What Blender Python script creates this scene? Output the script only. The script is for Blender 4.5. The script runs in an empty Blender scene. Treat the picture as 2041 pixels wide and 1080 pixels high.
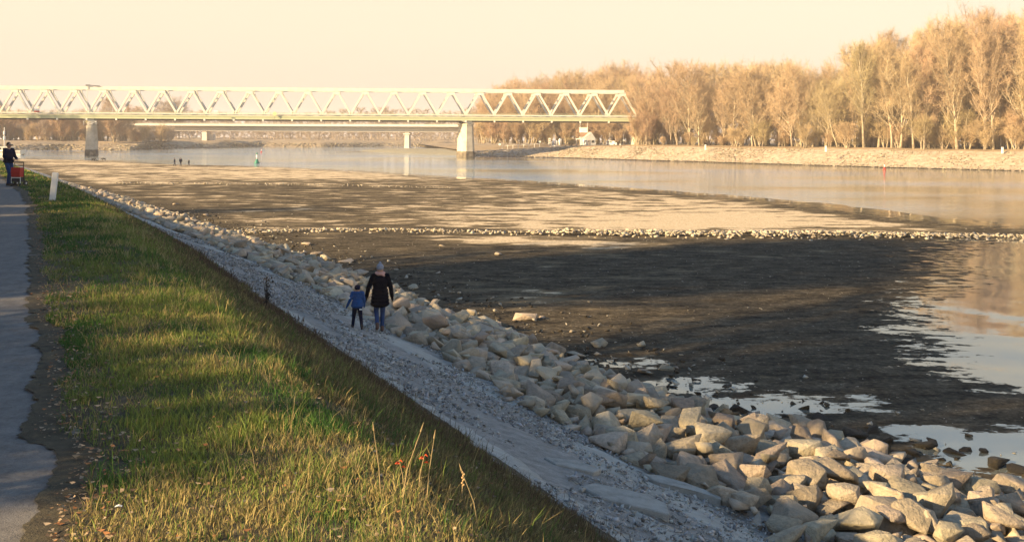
import bpy, bmesh, math, random
import numpy as np
from mathutils import Vector, Matrix, Euler

# ------------------------------------------------------------------ camera, sky, sun, exposure
scene = bpy.context.scene
COL = scene.collection
F = 2000.0; W, H = 2041, 1080; HOR = 271.0; ROLL = 0.0053; CZ = 6.5

cam_d = bpy.data.cameras.new('camera')
cam = bpy.data.objects.new('camera', cam_d); COL.objects.link(cam)
cam_d.sensor_width = 36.0
cam_d.lens = 36.0 * F / W
cam_d.shift_y = -(H / 2 - HOR) / W
cam_d.clip_start = 0.1; cam_d.clip_end = 9000
cam.matrix_world = Matrix.Translation((0, 0, CZ)) @ Matrix.Rotation(math.radians(90), 4, 'X') @ Matrix.Rotation(ROLL, 4, 'Z')
scene.camera = cam

SUN_EL = math.radians(21.5)
SUN_H = (0.887, 0.462)                       # the way the light travels over the ground
world = bpy.data.worlds.new('World'); scene.world = world; world.use_nodes = True
wt = world.node_tree; wt.nodes.clear()
def wn(t, **k):
    n = wt.nodes.new(t)
    for a, b in k.items(): setattr(n, a, b)
    return n
sky = wn('ShaderNodeTexSky', sky_type='NISHITA', sun_disc=False, sun_elevation=SUN_EL,
         sun_rotation=math.atan2(-SUN_H[0], -SUN_H[1]) % (2 * math.pi), altitude=100, air_density=1.0, dust_density=2.0, ozone_density=1.0)
tc = wn('ShaderNodeTexCoord'); sx = wn('ShaderNodeSeparateXYZ')
wt.links.new(tc.outputs['Generated'], sx.inputs[0])
rp = wn('ShaderNodeValToRGB')                # hazy winter air: cream low over the land, clear blue overhead
cr = rp.color_ramp; cr.interpolation = 'EASE'
for p, c in ((0.0, (0.88, 0.69, 0.55, 1)), (0.13, (1.0, 0.85, 0.61, 1)), (0.30, (0.66, 0.75, 0.80, 1)), (0.60, (0.18, 0.36, 0.68, 1))):
    e = cr.elements.new(p); e.color = c
cr.elements.remove(cr.elements[0]); cr.elements.remove(cr.elements[-1])
wt.links.new(sx.outputs['Z'], rp.inputs[0])
mx = wn('ShaderNodeMix', data_type='RGBA', blend_type='MIX'); mx.inputs['Factor'].default_value = 0.86
sc_ = wn('ShaderNodeVectorMath', operation='SCALE'); sc_.inputs['Scale'].default_value = 6.6
wt.links.new(rp.outputs[0], sc_.inputs[0])
wt.links.new(sky.outputs[0], mx.inputs[6]); wt.links.new(sc_.outputs[0], mx.inputs[7])
bg = wn('ShaderNodeBackground'); bg.inputs['Strength'].default_value = 0.058
wo = wn('ShaderNodeOutputWorld')
wt.links.new(mx.outputs[2], bg.inputs[0]); wt.links.new(bg.outputs[0], wo.inputs[0])

sun_d = bpy.data.lights.new('sun', 'SUN'); sun_d.energy = 5.0; sun_d.angle = math.radians(0.6); sun_d.color = (1.0, 0.73, 0.40)
sun = bpy.data.objects.new('sun', sun_d); COL.objects.link(sun)
SUNV = Vector((SUN_H[0] * math.cos(SUN_EL), SUN_H[1] * math.cos(SUN_EL), -math.sin(SUN_EL)))
sun.rotation_euler = SUNV.to_track_quat('-Z', 'Y').to_euler(); sun.location = (-60, -40, 60)

vs = scene.view_settings
vs.view_transform = 'Standard'; vs.look = 'None'; vs.gamma = 1.0; vs.use_curve_mapping = False; vs.exposure = 1.52
scene.cycles.max_bounces = 6; scene.cycles.diffuse_bounces = 3; scene.cycles.glossy_bounces = 3
scene.cycles.transparent_max_bounces = 8; scene.cycles.volume_bounces = 1
scene.cycles.sample_clamp_indirect = 4.0

# ------------------------------------------------------------------ small maths
rng = np.random.default_rng(7); random.seed(7)
def unroll(px, py):
    dx, dy = px - W / 2, py - HOR
    return dx + ROLL * dy, dy - ROLL * dx
def G(px, py, z=0.0):                        # photo measurement -> point on the level z
    x, y = unroll(px, py); d = F * (CZ - z) / y
    return np.array((x * d / F, d, z))
def P(px, py, d):                            # photo measurement -> point at distance d
    x, y = unroll(px, py)
    return np.array((x * d / F, d, CZ - y * d / F))
TH = math.atan(970.0 / F)
DV = np.array((-math.sin(TH), math.cos(TH)))          # along the path
NV = np.array((math.cos(TH), math.sin(TH)))           # towards the river
def shift(t):
    t = np.asarray(t, float); u = np.maximum(t - 30, 0)
    return -0.08 * (u - 8 * (1 - np.exp(-u / 8)))
def LT(L, t):
    L = np.asarray(L, float); t = np.asarray(t, float); s = L + shift(t)
    return t * DV[0] + s * NV[0], t * DV[1] + s * NV[1]
def toLT(x, y):
    t = x * DV[0] + y * DV[1]
    return x * NV[0] + y * NV[1] - shift(t), t
PROF = np.array(((-60, 4.5), (-4, 4.47), (0.3, 4.45), (1.5, 4.46), (2.0, 4.40), (2.4, 4.22), (4.7, 2.84), (8.2, 1.66), (13.7, 0.18), (16, 0.10), (60, 0.1)))
def prof(L): return np.interp(L, PROF[:, 0], PROF[:, 1])
def ground_hit(px, py):
    for d in np.arange(3, 200, 0.02):
        p = P(px, py, d); L, t = toLT(p[0], p[1])
        if p[2] <= prof(L): return p
    return p
def hash2(ix, iy, s):
    h = (ix.astype(np.int64) * 374761393 + iy.astype(np.int64) * 668265263 + s * 974634 + 12345) & 0xffffffff
    h = ((h ^ (h >> 13)) * 1274126177) & 0xffffffff
    return ((h ^ (h >> 16)) & 0xffff) / 65535.0
def vnoise(x, y, s=0):
    x = np.asarray(x, float); y = np.asarray(y, float)
    ix = np.floor(x); iy = np.floor(y); fx = x - ix; fy = y - iy
    fx = fx * fx * (3 - 2 * fx); fy = fy * fy * (3 - 2 * fy)
    a, b = hash2(ix, iy, s), hash2(ix + 1, iy, s); c, d = hash2(ix, iy + 1, s), hash2(ix + 1, iy + 1, s)
    return (a + (b - a) * fx) * (1 - fy) + (c + (d - c) * fx) * fy
def fbm(x, y, s=0, o=4):
    r = 0; a = 0.5; n = 0
    for i in range(o):
        r = r + a * vnoise(x * 2 ** i + i * 7.3, y * 2 ** i - i * 3.1, s + i); n += a; a *= 0.5
    return r / n
def sstep(a, b, x):
    u = np.clip((x - a) / (b - a), 0, 1); return u * u * (3 - 2 * u)

# ------------------------------------------------------------------ objects
def tag(o, label=None, cat=None, group=None, kind=None):
    if label: o['label'] = label
    if cat: o['category'] = cat
    if group: o['group'] = group
    if kind: o['kind'] = kind
    return o
def link(o, parent=None):
    COL.objects.link(o)
    if parent is not None: o.parent = parent
    return o
def empty(name, loc=(0, 0, 0), rz=0.0):
    o = bpy.data.objects.new(name, None); o.location = loc; o.rotation_euler = (0, 0, rz); o.empty_display_size = 0.3
    return link(o)
def mesh_np(name, verts, faces, mats=(), mat_idx=None, smooth=False, attrs=None):
    me = bpy.data.meshes.new(name)
    verts = np.asarray(verts, np.float32); faces = np.asarray(faces, np.int32)
    k = faces.shape[1]
    me.vertices.add(len(verts)); me.vertices.foreach_set('co', verts.ravel())
    me.loops.add(faces.size); me.loops.foreach_set('vertex_index', faces.ravel())
    me.polygons.add(len(faces)); me.polygons.foreach_set('loop_start', np.arange(0, faces.size, k, dtype=np.int32))
    for m in mats: me.materials.append(m)
    if mat_idx is not None: me.polygons.foreach_set('material_index', np.asarray(mat_idx, np.int32))
    if smooth: me.polygons.foreach_set('use_smooth', np.ones(len(faces), bool))
    if attrs:
        for an, arr in attrs.items():
            arr = np.asarray(arr, np.float32)
            if arr.ndim == 1:
                at = me.attributes.new(an, 'FLOAT', 'POINT'); at.data.foreach_set('value', arr)
            else:
                at = me.attributes.new(an, 'FLOAT_COLOR', 'POINT')
                at.data.foreach_set('color', np.concatenate([arr, np.ones((len(arr), 1), np.float32)], 1).ravel())
    me.update(calc_edges=True); me.validate()
    return me
class MB:                                    # mixed n-gon builder
    def __init__(s): s.v = []; s.f = []; s.m = []
    def add(s, vs, fs, m=0):
        o = len(s.v); s.v += [tuple(map(float, p)) for p in vs]
        s.f += [tuple(i + o for i in f) for f in fs]; s.m += [m] * len(fs); return s
    def box(s, c, d, m=0, rz=0.0, taper=1.0):
        x, y, z = [q / 2 for q in d]; ca, sa = math.cos(rz), math.sin(rz); vs = []
        for zz, k in ((-z, 1), (z, taper)):
            for a, b in ((-x, -y), (x, -y), (x, y), (-x, y)):
                a *= k; b *= k
                vs.append((c[0] + a * ca - b * sa, c[1] + a * sa + b * ca, c[2] + zz))
        return s.add(vs, [(3, 2, 1, 0), (4, 5, 6, 7), (0, 1, 5, 4), (1, 2, 6, 5), (2, 3, 7, 6), (3, 0, 4, 7)], m)
    def bar(s, a, b, w, h, m=0):             # rectangular member from a to b
        a, b = Vector(a), Vector(b); d = (b - a).normalized()
        up = Vector((0, 0, 1)) if abs(d.z) < 0.98 else Vector((0, 1, 0))
        r = d.cross(up).normalized() * w / 2; u = r.cross(d).normalized() * h / 2
        vs = [p + q for p in (a, b) for q in (-r - u, r - u, r + u, -r + u)]
        return s.add(vs, [(3, 2, 1, 0), (4, 5, 6, 7), (0, 1, 5, 4), (1, 2, 6, 5), (2, 3, 7, 6), (3, 0, 4, 7)], m)
    def loft(s, rings, m=0, caps=True):
        n = len(rings[0]); vs = [p for r in rings for p in r]; fs = []
        for i in range(len(rings) - 1):
            for j in range(n):
                k = (j + 1) % n
                fs.append((i * n + j, i * n + k, (i + 1) * n + k, (i + 1) * n + j))
        if caps: fs.append(tuple(range(n - 1, -1, -1))); fs.append(tuple((len(rings) - 1) * n + j for j in range(n)))
        return s.add(vs, fs, m)
    def tube(s, pts, rad, n=8, m=0, caps=True):
        rings = []; pts = [Vector(p) for p in pts]
        for i, p in enumerate(pts):
            d = (pts[min(i + 1, len(pts) - 1)] - pts[max(i - 1, 0)]).normalized()
            up = Vector((0, 1, 0)) if abs(d.y) < 0.9 else Vector((1, 0, 0))
            a = d.cross(up).normalized(); b = d.cross(a).normalized(); r = rad[i] if hasattr(rad, '__len__') else rad
            rings.append([p + (a * math.cos(q) - b * math.sin(q)) * r for q in [2 * math.pi * j / n for j in range(n)]])
        return s.loft(rings, m, caps)
    def lathe(s, prof_, n=16, c=(0, 0, 0), m=0):
        return s.loft([[(c[0] + r * math.cos(2 * math.pi * j / n), c[1] + r * math.sin(2 * math.pi * j / n), c[2] + z) for j in range(n)] for r, z in prof_], m)
    def mesh(s, name, mats, smooth=False):
        me = bpy.data.meshes.new(name); me.from_pydata(s.v, [], s.f)
        for q in (mats if isinstance(mats, (list, tuple)) else [mats]): me.materials.append(q)
        me.polygons.foreach_set('material_index', s.m)
        if smooth: me.polygons.foreach_set('use_smooth', [True] * len(s.f))
        me.update(); return me
    def build(s, name, mats, parent=None, smooth=False, loc=(0, 0, 0)):
        o = bpy.data.objects.new(name, s.mesh(name, mats, smooth)); o.location = loc
        return link(o, parent)
def mobj(name, me, parent=None, loc=(0, 0, 0)):
    o = bpy.data.objects.new(name, me); o.location = loc; return link(o, parent)

# ------------------------------------------------------------------ materials
def new_mat(name):
    m = bpy.data.materials.new(name); m.use_nodes = True; nt = m.node_tree
    b = nt.nodes['Principled BSDF']; return m, nt, b
def N(nt, t, **k):
    n = nt.nodes.new(t)
    for a, v in k.items():
        if a in n.bl_rna.properties: setattr(n, a, v)
        else: n.inputs[a].default_value = v
    return n
def ramp(nt, src, stops):
    r = N(nt, 'ShaderNodeValToRGB'); e = r.color_ramp.elements
    e[0].position, e[0].color = stops[0][0], (*stops[0][1], 1)
    e[1].position, e[1].color = stops[-1][0], (*stops[-1][1], 1)
    for p, c in stops[1:-1]:
        q = e.new(p); q.color = (*c, 1)
    nt.links.new(src, r.inputs[0]); return r.outputs[0]
def noise_mat(name, stops, scale=3.0, detail=6, rough=0.85, bump=0.3, bscale=None, bdist=0.02, coord='Object', spec=0.3, stretch=None, rand=0.0, rough_n=0.6, metallic=0.0, island=False):
    m, nt, b = new_mat(name)
    co = N(nt, 'ShaderNodeTexCoord'); src = co.outputs[coord]
    if stretch:
        mp = N(nt, 'ShaderNodeMapping'); mp.inputs['Scale'].default_value = stretch
        nt.links.new(src, mp.inputs[0]); src = mp.outputs[0]
    nz = N(nt, 'ShaderNodeTexNoise', Scale=scale, Detail=detail, Roughness=rough_n); nt.links.new(src, nz.inputs['Vector'])
    c = ramp(nt, nz.outputs[0], stops)
    if rand:
        oi = N(nt, 'ShaderNodeObjectInfo'); hv = N(nt, 'ShaderNodeHueSaturation')
        mr = N(nt, 'ShaderNodeMapRange'); mr.inputs[3].default_value = 1 - rand; mr.inputs[4].default_value = 1 + rand
        ge = N(nt, 'ShaderNodeNewGeometry'); ad = N(nt, 'ShaderNodeMath', operation='ADD'); nt.links.new(oi.outputs['Random'], ad.inputs[0]); fa = N(nt, 'ShaderNodeMath', operation='FRACT'); nt.links.new(ad.outputs[0], fa.inputs[0])
        if island: nt.links.new(ge.outputs['Random Per Island'], ad.inputs[1])
        else: ad.inputs[1].default_value = 0.0
        nt.links.new(fa.outputs[0], mr.inputs[0]); nt.links.new(mr.outputs[0], hv.inputs['Value'])
        m2 = N(nt, 'ShaderNodeMath', operation='MULTIPLY_ADD'); m2.inputs[1].default_value = 7.13; m2.inputs[2].default_value = 0
        fr = N(nt, 'ShaderNodeMath', operation='FRACT'); nt.links.new(fa.outputs[0], m2.inputs[0]); nt.links.new(m2.outputs[0], fr.inputs[0])
        mh = N(nt, 'ShaderNodeMapRange'); mh.inputs[3].default_value = 0.5 - rand * 0.06; mh.inputs[4].default_value = 0.5 + rand * 0.06
        nt.links.new(fr.outputs[0], mh.inputs[0]); nt.links.new(mh.outputs[0], hv.inputs['Hue'])
        nt.links.new(c, hv.inputs['Color']); c = hv.outputs[0]
    nt.links.new(c, b.inputs['Base Color'])
    b.inputs['Roughness'].default_value = rough; b.inputs['Specular IOR Level'].default_value = spec; b.inputs['Metallic'].default_value = metallic
    if bump:
        bn = N(nt, 'ShaderNodeTexNoise', Scale=bscale or scale * 4, Detail=8, Roughness=0.65); nt.links.new(src, bn.inputs['Vector'])
        bp = N(nt, 'ShaderNodeBump', Strength=bump, Distance=bdist); nt.links.new(bn.outputs[0], bp.inputs['Height'])
        nt.links.new(bp.outputs[0], b.inputs['Normal'])
    return m
def plain(name, col, rough=0.7, var=0.12, scale=8.0, spec=0.3, metallic=0.0, bump=0.1, bdist=0.01):
    lo = tuple(c * (1 - var) for c in col); hi = tuple(min(1, c * (1 + var)) for c in col)
    return noise_mat(name, ((0.3, lo), (0.7, hi)), scale=scale, rough=rough, spec=spec, bump=bump, bdist=bdist, metallic=metallic)

def water_nodes(nt, wave=0.05, calm=False):
    """a reflecting water surface; returns the shader socket"""
    co = N(nt, 'ShaderNodeTexCoord')
    mp = N(nt, 'ShaderNodeMapping'); mp.inputs['Scale'].default_value = (0.5, 1.0, 1.0); nt.links.new(co.outputs['Object'], mp.inputs[0])
    n1 = N(nt, 'ShaderNodeTexNoise', Scale=0.9, Detail=5, Roughness=0.6); nt.links.new(mp.outputs[0], n1.inputs['Vector'])
    big = N(nt, 'ShaderNodeTexNoise', Scale=0.03, Detail=3); nt.links.new(mp.outputs[0], big.inputs['Vector'])
    cr_ = ramp(nt, big.outputs[0], ((0.38, (0.15,) * 3), (0.62, (1,) * 3)))
    mu = N(nt, 'ShaderNodeMath', operation='MULTIPLY'); nt.links.new(n1.outputs[0], mu.inputs[0]); nt.links.new(cr_, mu.inputs[1])
    if calm:                                  # sheltered water behind the stone groyne lies still
        sy = N(nt, 'ShaderNodeSeparateXYZ'); nt.links.new(co.outputs['Object'], sy.inputs[0]); cm = N(nt, 'ShaderNodeMapRange', interpolation_type='SMOOTHSTEP')
        cm.inputs[1].default_value = 58; cm.inputs[2].default_value = 120; cm.inputs[3].default_value = 0.012; nt.links.new(sy.outputs['Y'], cm.inputs[0])
        m3 = N(nt, 'ShaderNodeMath', operation='MULTIPLY'); nt.links.new(mu.outputs[0], m3.inputs[0]); nt.links.new(cm.outputs[0], m3.inputs[1]); mu = m3
    bp = N(nt, 'ShaderNodeBump', Strength=1.0, Distance=wave); nt.links.new(mu.outputs[0], bp.inputs['Height'])
    gl = N(nt, 'ShaderNodeBsdfGlossy', Roughness=0.04); gl.inputs['Color'].default_value = (0.93, 0.95, 0.95, 1)
    df = N(nt, 'ShaderNodeBsdfDiffuse'); df.inputs['Color'].default_value = (0.13, 0.14, 0.12, 1)
    fr = N(nt, 'ShaderNodeFresnel', IOR=2.3)
    nt.links.new(bp.outputs[0], gl.inputs['Normal'])
    ms = N(nt, 'ShaderNodeMixShader'); nt.links.new(fr.outputs[0], ms.inputs[0]); nt.links.new(df.outputs[0], ms.inputs[1]); nt.links.new(gl.outputs[0], ms.inputs[2])
    return ms.outputs[0]
def mat_water(name, wave):
    m, nt, b = new_mat(name); nt.nodes.remove(b)
    nt.links.new(water_nodes(nt, wave, True), nt.nodes['Material Output'].inputs[0]); return m

def mat_mud():
    m, nt, b = new_mat('mud_and_sand')
    co = N(nt, 'ShaderNodeTexCoord'); ob = co.outputs['Object']
    dry = N(nt, 'ShaderNodeAttribute', attribute_name='dry'); wet = N(nt, 'ShaderNodeAttribute', attribute_name='wet')
    mp = N(nt, 'ShaderNodeMapping'); mp.inputs['Scale'].default_value = (0.5, 1.0, 1.0); mp.inputs['Rotation'].default_value = (0, 0, -0.12); nt.links.new(ob, mp.inputs[0])
    n1 = N(nt, 'ShaderNodeTexNoise', Scale=0.5, Detail=9, Roughness=0.66); nt.links.new(mp.outputs[0], n1.inputs['Vector'])
    n2 = N(nt, 'ShaderNodeTexNoise', Scale=6.0, Detail=9, Roughness=0.78); nt.links.new(ob, n2.inputs['Vector'])
    # dryness with broken edges
    a = N(nt, 'ShaderNodeMath', operation='MULTIPLY_ADD'); a.inputs[1].default_value = 3.4; nt.links.new(n1.outputs[0], a.inputs[0])
    s = N(nt, 'ShaderNodeMath', operation='SUBTRACT'); nt.links.new(dry.outputs['Fac'], s.inputs[0]); s.inputs[1].default_value = 1.7
    nt.links.new(s.outputs[0], a.inputs[2])
    dr = N(nt, 'ShaderNodeMapRange', interpolation_type='SMOOTHSTEP'); dr.inputs[1].default_value = -0.1; dr.inputs[2].default_value = 0.85; nt.links.new(a.outputs[0], dr.inputs[0])
    n4 = N(nt, 'ShaderNodeTexNoise', Scale=1.6, Detail=8, Roughness=0.7); nt.links.new(mp.outputs[0], n4.inputs['Vector'])
    mudf = ramp(nt, n2.outputs[0], ((0.32, (0.030, 0.027, 0.023)), (0.55, (0.090, 0.076, 0.056)), (0.72, (0.22, 0.185, 0.13))))
    mudl = ramp(nt, n4.outputs[0], ((0.36, (0.55, 0.55, 0.55)), (0.62, (1.5, 1.45, 1.35))))
    mm = N(nt, 'ShaderNodeMix', data_type='RGBA', blend_type='MULTIPLY'); mm.inputs[0].default_value = 1.0; nt.links.new(mudf, mm.inputs[6]); nt.links.new(mudl, mm.inputs[7]); mud = mm.outputs[2]
    sand = ramp(nt, n2.outputs[0], ((0.34, (0.28, 0.21, 0.13)), (0.52, (0.58, 0.46, 0.30)), (0.72, (0.78, 0.65, 0.46))))
    silt = ramp(nt, n2.outputs[0], ((0.3, (0.10, 0.078, 0.05)), (0.6, (0.19, 0.15, 0.095)), (0.8, (0.30, 0.25, 0.17))))
    k1 = N(nt, 'ShaderNodeMapRange', interpolation_type='SMOOTHSTEP'); k1.inputs[1].default_value = 0.05; k1.inputs[2].default_value = 0.40; nt.links.new(dr.outputs[0], k1.inputs[0])
    k2 = N(nt, 'ShaderNodeMapRange', interpolation_type='SMOOTHSTEP'); k2.inputs[1].default_value = 0.55; k2.inputs[2].default_value = 0.85; nt.links.new(dr.outputs[0], k2.inputs[0])
    m1 = N(nt, 'ShaderNodeMix', data_type='RGBA'); nt.links.new(k1.outputs[0], m1.inputs[0]); nt.links.new(mud, m1.inputs[6]); nt.links.new(silt, m1.inputs[7])
    mc = N(nt, 'ShaderNodeMix', data_type='RGBA'); nt.links.new(k2.outputs[0], mc.inputs[0]); nt.links.new(m1.outputs[2], mc.inputs[6]); nt.links.new(sand, mc.inputs[7])
    nt.links.new(mc.outputs[2], b.inputs['Base Color'])
    b.inputs['Roughness'].default_value = 1.0; b.inputs['Specular IOR Level'].default_value = 0.0
    bp = N(nt, 'ShaderNodeBump', Strength=0.8, Distance=0.06); nt.links.new(n2.outputs[0], bp.inputs['Height']); nt.links.new(bp.outputs[0], b.inputs['Normal'])
    # standing water with ragged shores
    n3 = N(nt, 'ShaderNodeTexNoise', Scale=1.9, Detail=12, Roughness=0.72); nt.links.new(mp.outputs[0], n3.inputs['Vector'])
    w1 = N(nt, 'ShaderNodeMath', operation='MULTIPLY_ADD'); w1.inputs[1].default_value = 11.0; nt.links.new(n3.outputs[0], w1.inputs[0])
    w2 = N(nt, 'ShaderNodeMath', operation='SUBTRACT'); nt.links.new(wet.outputs['Fac'], w2.inputs[0]); w2.inputs[1].default_value = 5.5; nt.links.new(w2.outputs[0], w1.inputs[2])
    wm = N(nt, 'ShaderNodeMapRange', interpolation_type='SMOOTHSTEP'); wm.inputs[1].default_value = 0.0; wm.inputs[2].default_value = 0.06; nt.links.new(w1.outputs[0], wm.inputs[0])
    ws = water_nodes(nt, 0.004)
    ms = N(nt, 'ShaderNodeMixShader'); nt.links.new(wm.outputs[0], ms.inputs[0]); nt.links.new(b.outputs[0], ms.inputs[1]); nt.links.new(ws, ms.inputs[2])
    nt.links.new(ms.outputs[0], nt.nodes['Material Output'].inputs[0])
    return m
def mat_attr(name, attr='col', rough=0.8, trans=0.25, spec=0.2):
    m, nt, b = new_mat(name)
    a = N(nt, 'ShaderNodeAttribute', attribute_name=attr); nt.links.new(a.outputs['Color'], b.inputs['Base Color'])
    b.inputs['Roughness'].default_value = rough; b.inputs['Specular IOR Level'].default_value = spec
    if trans:
        tr = N(nt, 'ShaderNodeBsdfTranslucent'); nt.links.new(a.outputs['Color'], tr.inputs[0])
        ms = N(nt, 'ShaderNodeMixShader'); ms.inputs[0].default_value = trans
        nt.links.new(b.outputs[0], ms.inputs[1]); nt.links.new(tr.outputs[0], ms.inputs[2]); nt.links.new(ms.outputs[0], nt.nodes['Material Output'].inputs[0])
    return m

M = {}
M['water'] = mat_water('river_water', 0.4)
M['mud'] = mat_mud()
M['asphalt'] = noise_mat('worn_asphalt', ((0.28, (0.06, 0.058, 0.055)), (0.5, (0.165, 0.152, 0.135)), (0.72, (0.27, 0.25, 0.22))), scale=5, detail=12, rough=0.95, bump=0.8, bscale=90, bdist=0.01, rough_n=0.88, spec=0.1)
M['soil'] = noise_mat('dark_soil', ((0.3, (0.035, 0.028, 0.018)), (0.6, (0.080, 0.066, 0.038)), (0.8, (0.15, 0.12, 0.07))), scale=9, detail=8, rough=0.95, bump=0.9, bscale=40, bdist=0.02)
M['gravel'] = noise_mat('grey_gravel_bed', ((0.3, (0.15, 0.142, 0.125)), (0.55, (0.28, 0.265, 0.235)), (0.75, (0.42, 0.40, 0.35))), scale=5, detail=10, rough=0.95, bump=0.9, bscale=26, bdist=0.04, rough_n=0.75)
M['silt'] = noise_mat('pale_silt_crust', ((0.3, (0.25, 0.24, 0.205)), (0.7, (0.39, 0.375, 0.325))), scale=3, detail=9, rough=0.95, bump=0.6, bscale=18, bdist=0.03)
M['rock'] = noise_mat('pale_limestone', ((0.22, (0.12, 0.10, 0.07)), (0.36, (0.27, 0.235, 0.175)), (0.55, (0.39, 0.32, 0.23)), (0.78, (0.51, 0.425, 0.305))), scale=2.6, detail=10, rough=0.94, bump=0.8, bscale=4, bdist=0.10, rand=0.26, spec=0.1, rough_n=0.7, island=True)
M['rock_dark'] = noise_mat('algae_black_stone', ((0.3, (0.010, 0.009, 0.007)), (0.6, (0.030, 0.025, 0.016)), (0.8, (0.07, 0.055, 0.03))), scale=5, detail=9, rough=0.75, bump=0.8, bscale=14, bdist=0.05, rand=0.2)
M['stones'] = noise_mat('pale_riprap', ((0.3, (0.30, 0.255, 0.185)), (0.7, (0.52, 0.45, 0.34))), scale=1.1, detail=8, rough=0.95, bump=0.5, bscale=4, bdist=0.08, rand=0.2, island=True)
M['bank_stone'] = noise_mat('far_bank_riprap', ((0.3, (0.18, 0.15, 0.10)), (0.7, (0.38, 0.325, 0.23))), scale=0.9, detail=9, rough=0.95, bump=0.6, bscale=2.5, bdist=0.15, rand=0.3, island=True)
M['bank_soil'] = noise_mat('far_bank_earth', ((0.3, (0.20, 0.14, 0.08)), (0.6, (0.34, 0.26, 0.16)), (0.8, (0.45, 0.36, 0.24))), scale=0.35, detail=10, rough=0.95, bump=0.5, bscale=2, bdist=0.2)
M['meadow'] = noise_mat('meadow', ((0.3, (0.05, 0.07, 0.025)), (0.7, (0.13, 0.13, 0.055))), scale=0.8, detail=8, rough=0.95, bump=0.6, bscale=9, bdist=0.05)
M['grass'] = mat_attr('grass_blades')
M['leaf'] = mat_attr('dead_leaves', trans=0.15)
M['pebble'] = mat_attr('pebbles', trans=0.0, rough=0.9)

def twig_mat(name, col, rand=0.22):
    lo = tuple(c * 0.8 for c in col); hi = tuple(c * 1.2 for c in col)
    return noise_mat(name, ((0.35, lo), (0.65, hi)), scale=0.25, detail=3, rough=0.9, bump=0, spec=0.15, rand=rand)
M['bark'] = noise_mat('grey_bark', ((0.3, (0.22, 0.18, 0.12)), (0.7, (0.47, 0.39, 0.27))), scale=1.2, detail=6, rough=0.9, bump=0.3, bscale=6, rand=0.2)
M['twig_gold'] = twig_mat('golden_twigs', (0.45, 0.33, 0.19), .12)
M['twig_red'] = twig_mat('reddish_twigs', (0.45, 0.31, 0.19), .12)
M['twig_olive'] = twig_mat('olive_twigs', (0.42, 0.335, 0.175), .12)
M['twig_grey'] = twig_mat('grey_brown_twigs', (0.34, 0.27, 0.21))

# ------------------------------------------------------------------ river
o = mobj('river', mesh_np('river', [(-1900, -300, 0), (1900, -300, 0), (1900, 2500, 0), (-1900, 2500, 0)], [(0, 1, 2, 3)], [M['water']]))
tag(o, kind='structure')

# ------------------------------------------------------------------ near bank: path, verge, gravel slope, boulder bed
def strip(name, Ls, ts, mat, zoff=0.0, zn=0.0, ns=2.0, edge=None, smooth=True, kind='structure'):
    LL, TT = np.meshgrid(np.asarray(Ls, float), np.asarray(ts, float))
    if edge is not None: LL[:, 0] = edge(TT[:, 0])
    x, y = LT(LL, TT)
    z = prof(LL) + zoff + (zn * (fbm(LL * ns, TT * ns, 3) - 0.5) * 2 if zn else 0)
    n, m = LL.shape
    idx = np.arange(n * m).reshape(n, m)
    f = np.stack([idx[:-1, :-1], idx[:-1, 1:], idx[1:, 1:], idx[1:, :-1]], -1).reshape(-1, 4)
    o = mobj(name, mesh_np(name, np.stack([x, y, z], -1).reshape(-1, 3), f, [mat], smooth=smooth))
    if kind: tag(o, kind=kind)
    return o
tgrid = np.concatenate([np.arange(-30, 2, 2.0), np.arange(2, 22, 0.04), np.arange(22, 60, 0.25), np.arange(60, 420, 3.0)])
tcoarse = np.concatenate([np.arange(-40, 0, 4.0), np.arange(0, 60, 0.5), np.arange(60, 430, 5.0)])
strip('path', [-3.0, -1.5, 0.45], tcoarse, M['asphalt'], 0.0)
strip('meadow', [-140, -60, -30, -12, -3.0], tcoarse, M['meadow'], 0.004, 0.0)
def soil_edge(t): return 0.07 + 0.20 * (fbm(t * 0.9, t * 0 + 3, 5, 3) - 0.5) + 0.16 * (fbm(t * 4.0, t * 0, 9, 3) - 0.5) + 0.07 * (fbm(t * 17.0, t * 0, 19, 2) - 0.5)
strip('grass_bank', np.concatenate([[0.0, 0.32], np.arange(0.5, 5.0, 0.12)]), tgrid, M['soil'], 0.014, 0.022, 2.5, edge=soil_edge)
gLs = np.arange(4.4, 13.2, 0.12)
tg2 = np.concatenate([np.arange(-30, 4, 1.5), np.arange(4, 40, 0.14), np.arange(40, 120, 0.8), np.arange(120, 420, 4.0)])
strip('gravel_slope', gLs, tg2, M['gravel'], -0.012, 0.05, 1.1)

# pale silt crusts on the gravel, thin patches that follow the slope
def crust(L0, L1, t0, t1, seed):
    nt_, nl = int((t1 - t0) / 0.12) + 2, 14
    tt = np.linspace(t0, t1, nt_)
    mid = (L0 + L1) / 2 + 0.25 * (fbm(tt * 0.5, tt * 0 + seed, 11, 3) - 0.5); hw = (L1 - L0) / 2 * (0.55 + 0.9 * fbm(tt * 0.8, tt * 0 + seed * 3, 13, 4)) * np.clip(np.minimum(tt - t0, t1 - tt) / 1.2, 0.02, 1)
    u = np.linspace(-1, 1, nl)
    LL = mid[:, None] + hw[:, None] * u[None] + 0.22 * (fbm(tt[:, None] * 4 + u * 3, u[None] * 4 + tt[:, None] * 0, seed, 3) - 0.5)
    TT = np.repeat(tt[:, None], nl, 1); x, y = LT(LL, TT)
    z = prof(LL) - 0.012 + 0.05 * (fbm(LL * 1.1, TT * 1.1, 3) - 0.5) * 2 + 0.018 * (1 - np.abs(u)[None] ** 2.5) - 0.008
    idx = np.arange(nt_ * nl).reshape(nt_, nl); f = np.stack([idx[:-1, :-1], idx[:-1, 1:], idx[1:, 1:], idx[1:, :-1]], -1).reshape(-1, 4)
    return np.stack([x, y, z], -1).reshape(-1, 3), f
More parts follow.
